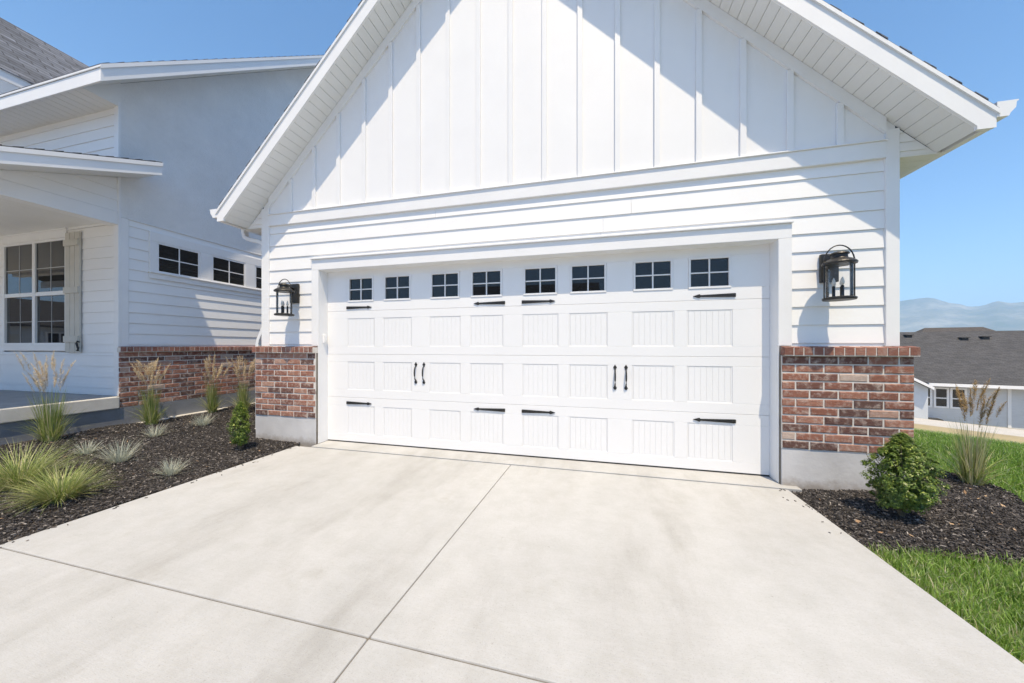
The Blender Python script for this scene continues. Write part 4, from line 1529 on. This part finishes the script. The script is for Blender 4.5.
mb.prism([(-5.6, -.9, EV - .12), (-.001, -.9, EV - .12), (-2.8, -.9, EV + 1.55)], (0, .1, 0))
nbuild(mb, 'wing_wall', 'neighbor_stucco')
def slab(mb, p0, p1, p2, p3, th_=.16, mat=0):
    mb.hexa([p0, p1, p2, p3] + [(p[0], p[1], p[2] + th_) for p in (p0, p1, p2, p3)], mat)
mb = MB()
RZ = 3.35
slab(mb, (-6, -.65, EV), (14.5, -.65, EV), (14.5, 5.0, EV + RZ), (-6, 5.0, EV + RZ))
slab(mb, (-6, 5.0, EV + RZ), (14.5, 5.0, EV + RZ), (14.5, 10.6, EV), (-6, 10.6, EV))
ob = nbuild(mb, 'roof', 'dark_shingles'); roof_uv(ob)
mb = MB()
slab(mb, (-2.8, -1.3, EV + 1.62), (.06, -1.3, EV - .22), (.06, 1.6, EV - .22), (-2.8, 1.6, EV + 1.62), .10)
slab(mb, (-2.8, -1.3, EV + 1.62), (-2.8, 1.6, EV + 1.62), (-6.0, 1.6, EV - .22), (-6.0, -1.3, EV - .22), .10)
ob = nbuild(mb, 'wing_roof', 'dark_shingles'); roof_uv(ob)
mb = MB()
mb.prism([(-2.8, -1.33, EV + 1.60), (.07, -1.33, EV - .25), (.07, -1.33, EV - .08), (-2.8, -1.33, EV + 1.75)], (0, .03, 0))
mb.prism([(-2.8, -1.33, EV + 1.60), (-6, -1.33, EV - .25), (-6, -1.33, EV - .08), (-2.8, -1.33, EV + 1.75)], (0, .03, 0))
mb.box(.09, 14.5, -.79, -.655, EV - .06, EV + .12)
mb.box(.061, .088, -1.3, -.66, EV - .25, EV - .08)
nbuild(mb, 'gutter', 'gutter')
mb = MB()
mb.box(.0, .12, -.05, -.021, 0, EV - .05)
nbuild(mb, 'corner_board', 'trim')
mb = MB()
mb.box(3.62, 3.76, -.05, -.021, 0, EV - .05)
nbuild(mb, 'corner_board', 'trim')
def nwin(x0, x1, z0, z1, rows):
    mb = MB(); e = .1
    mb.box(x0 - e, x1 + e, -.06, -.022, z0 - e, z0); mb.box(x0 - e, x1 + e, -.06, -.022, z1, z1 + e)
    mb.box(x0 - e, x0, -.06, -.022, z0, z1); mb.box(x1, x1 + e, -.06, -.022, z0, z1)
    for r_ in rows: mb.box(x0, x1, -.055, -.022, r_ - .035, r_ + .035)
    mb.box(x0, x1, -.03, -.024, z0, z1, 1)
    nbuild(mb, 'window', ['vinyl', 'glass'])
nwin(.08, .46, 1.2, 2.3, [1.72]); nwin(.72, 1.18, 1.2, 2.3, [1.72]); nwin(1.42, 1.92, 1.2, 2.3, [1.72])
nwin(6.0, 7.0, .9, 2.1, [1.5])
mb = MB()
mb.box(.10, .75, -.75, -.15, -.35, .42); mb.box(.13, .72, -.72, -.18, .42, .46)
nbuild(mb, 'cooling_unit', 'rubber', bevel=.02)
for (vx, vy) in ((1.36, 4.4), (3.9, 4.0), (4.9, 4.1)):
    mb = MB()
    vz = EV + RZ * (vy + .65) / 5.65 + .16
    mb.box(vx - .14, vx + .14, vy - .15, vy + .15, vz - .1, vz + .10)
    mb.box(vx - .2, vx + .2, vy - .22, vy + .2, vz + .10, vz + .14)
    nbuild(mb, 'roof_vent', 'rubber')
# second house further down
c0 = cp(953, 46)
h2 = empty('far_house', (c0[0], c0[1], -3.9), 'brown hipped roof house showing above the ridge of the charcoal roof', 'house')
h2.rotation_euler = (0, 0, R(-13.5))
mb = MB(); mb.box(-5.6, 5.6, -4.4, 4.4, -.6, 4.6); ob = mb.build('wall', 'neighbor_wall'); ob.parent = h2
mb = MB()
E_, T_ = 4.6, 7.75
A = [(-6.2, -5, E_), (6.2, -5, E_), (6.2, 5, E_), (-6.2, 5, E_)]; B_ = [(-2.7, 0, T_), (2.7, 0, T_)]
mb.v += A + B_
for q in ((0, 1, 5, 4), (1, 2, 5), (2, 3, 4, 5), (3, 0, 4), (3, 2, 1, 0)): mb.face(q)
ob = mb.build('roof', 'brown_shingles'); roof_uv(ob); ob.parent = h2

# houses across the street and next door: seen in the window reflections
def plain_house(x, y, w_, d_, h_, rise, yaw_, label, wall, roof, face):
    root = empty('street_house', (x, y, gh(x, y)), label, 'house')
    root.rotation_euler = (0, 0, R(yaw_))
    def put(mb, nm, mt, **kw):
        ob = mb.build(nm, mt, None, **kw); ob.parent = root; ob.location = (0, 0, 0); return ob
    mb = MB(); mb.box(-w_ / 2, w_ / 2, -d_ / 2, d_ / 2, -.3, h_)
    for s_ in (-1, 1):
        xx = s_ * (w_ / 2 - .1)
        mb.prism([(xx, -d_ / 2, h_), (xx, d_ / 2, h_), (xx, 0, h_ + rise)], (s_ * .09, 0, 0))
    put(mb, 'wall', wall)
    mb = MB(); o_ = .5; k_ = rise / (d_ / 2)
    slab(mb, (-w_ / 2 - .4, -d_ / 2 - o_, h_ - k_ * o_), (w_ / 2 + .4, -d_ / 2 - o_, h_ - k_ * o_), (w_ / 2 + .4, 0, h_ + rise), (-w_ / 2 - .4, 0, h_ + rise))
    slab(mb, (-w_ / 2 - .4, 0, h_ + rise), (w_ / 2 + .4, 0, h_ + rise), (w_ / 2 + .4, d_ / 2 + o_, h_ - k_ * o_), (-w_ / 2 - .4, d_ / 2 + o_, h_ - k_ * o_))
    ob = put(mb, 'roof', roof); roof_uv(ob)
    yf_ = face * (d_ / 2)
    for xx in (-w_ * .36, -w_ * .16, w_ * .3):
        mb = MB(); sg = face
        mb.box(xx - .7, xx + .7, yf_ + sg * .001, yf_ + sg * .05, 1.0, 2.4); mb.box(xx - .6, xx - .04, yf_ + sg * .0505, yf_ + sg * .056, 1.1, 2.3, 1); mb.box(xx + .04, xx + .6, yf_ + sg * .0505, yf_ + sg * .056, 1.1, 2.3, 1)
        put(mb, 'window', ['vinyl', 'glass'])
    mb = MB(); mb.box(w_ * .02, w_ * .02 + 1.0, yf_ + face * .001, yf_ + face * .06, 0.05, 2.15)
    put(mb, 'door', 'shutter')
plain_house(-25, -34, 15, 10, 3.2, 4.0, 3, 'grey gabled house across the street, mirrored in the windows', 'neighbor_wall', 'dark_shingles', 1)
plain_house(-6, -34, 14, 11, 4.4, 3.8, -2, 'blue grey taller house straight across the street behind the viewer', 'neighbor_stucco', 'dark_shingles', 1)
plain_house(14, -33, 16, 10, 3.0, 3.9, 0, 'brown roofed house across the street, behind the viewer on the right', 'neighbor_wall', 'brown_shingles', 1)
plain_house(-47, -12, 11, 13, 2.9, 2.3, 90, 'next door house beyond the porch side, facing the street', 'neighbor_stucco', 'dark_shingles', -1)

# ------------------------------------------------------------------ mountains and haze
from mathutils import noise as mnoise
mb = MB()
NA, NR = 520, 60
dist0 = 6000
pts_ridge = [(860, 306), (885, 303), (900, 301), (915, 299), (927, 297.5), (935, 298.5), (943, 301), (950, 303), (960, 304), (968, 306.5), (978, 306.5), (985, 305), (992, 302.5), (998, 301), (1010, 303), (1024, 302), (1060, 300), (1120, 303)]
def ridge_h(phi):
    px = 512 + F_PX * math.tan(min(phi, R(75)))
    if px < 860 or px > 1120:
        return (44 + 5 * math.sin(phi * 9) + 3 * math.sin(phi * 23)) / F_PX
    for (a, ya), (b_, yb_) in zip(pts_ridge, pts_ridge[1:]):
        if a <= px <= b_:
            return (346.5 - (ya + (yb_ - ya) * (px - a) / (b_ - a))) / F_PX
    return 44 / F_PX
for i in range(NA + 1):
    phi = R(30) + R(75) * i / NA          # angle right of the view axis
    wa = phi - TH                          # clockwise from +y
    cosz = max(.18, math.cos(phi))
    for j in range(NR + 1):
        f = j / NR
        r_ = dist0 * (.72 + .56 * f)
        x, y = CXW + r_ * math.sin(wa), CYW + r_ * math.cos(wa)
        env = (f / .5) if f <= .5 else (1 - f) / .5
        env = max(0, env)
        top = ridge_h(phi) * dist0 * cosz
        nz_ = mnoise.ridged_multi_fractal(Vector((x * .0016, y * .0016, 1.7)), .9, 2.1, 7, 1.0, 2.0) - 1.1
        h_ = top * (env ** .85) * (1 + (.13 * nz_ if f != .5 else 0) * (1 - abs(f - .5) * .6))
        if f < .5: h_ = min(h_, top * (.25 + 1.5 * f))
        mb.v.append((x, y, -8 + h_ + (9 * env if f == .5 else 0)))
for i in range(NA):
    for j in range(NR):
        a = i * (NR + 1) + j
        mb.face([a, a + 1, a + NR + 2, a + NR + 1])
tag(mb.build('mountains', 'mountain', smooth=True), kind='structure')

HZ = 15500
m = bpy.data.materials.new('haze_air'); m.use_nodes = True
n = m.node_tree; n.nodes.clear()
o = n.nodes.new('ShaderNodeOutputMaterial')
pv = n.nodes.new('ShaderNodeVolumePrincipled')
pv.inputs['Color'].default_value = (.48, .74, 1.0, 1)
pv.inputs['Density'].default_value = .00018
pv.inputs['Anisotropy'].default_value = -.2
n.links.new(pv.outputs[0], o.inputs['Volume'])
mb = MB()
mb.box(-HZ, HZ, -HZ, HZ, -9.5, 1050)
M['haze'] = m
tag(mb.build('haze', 'haze'), kind='stuff')
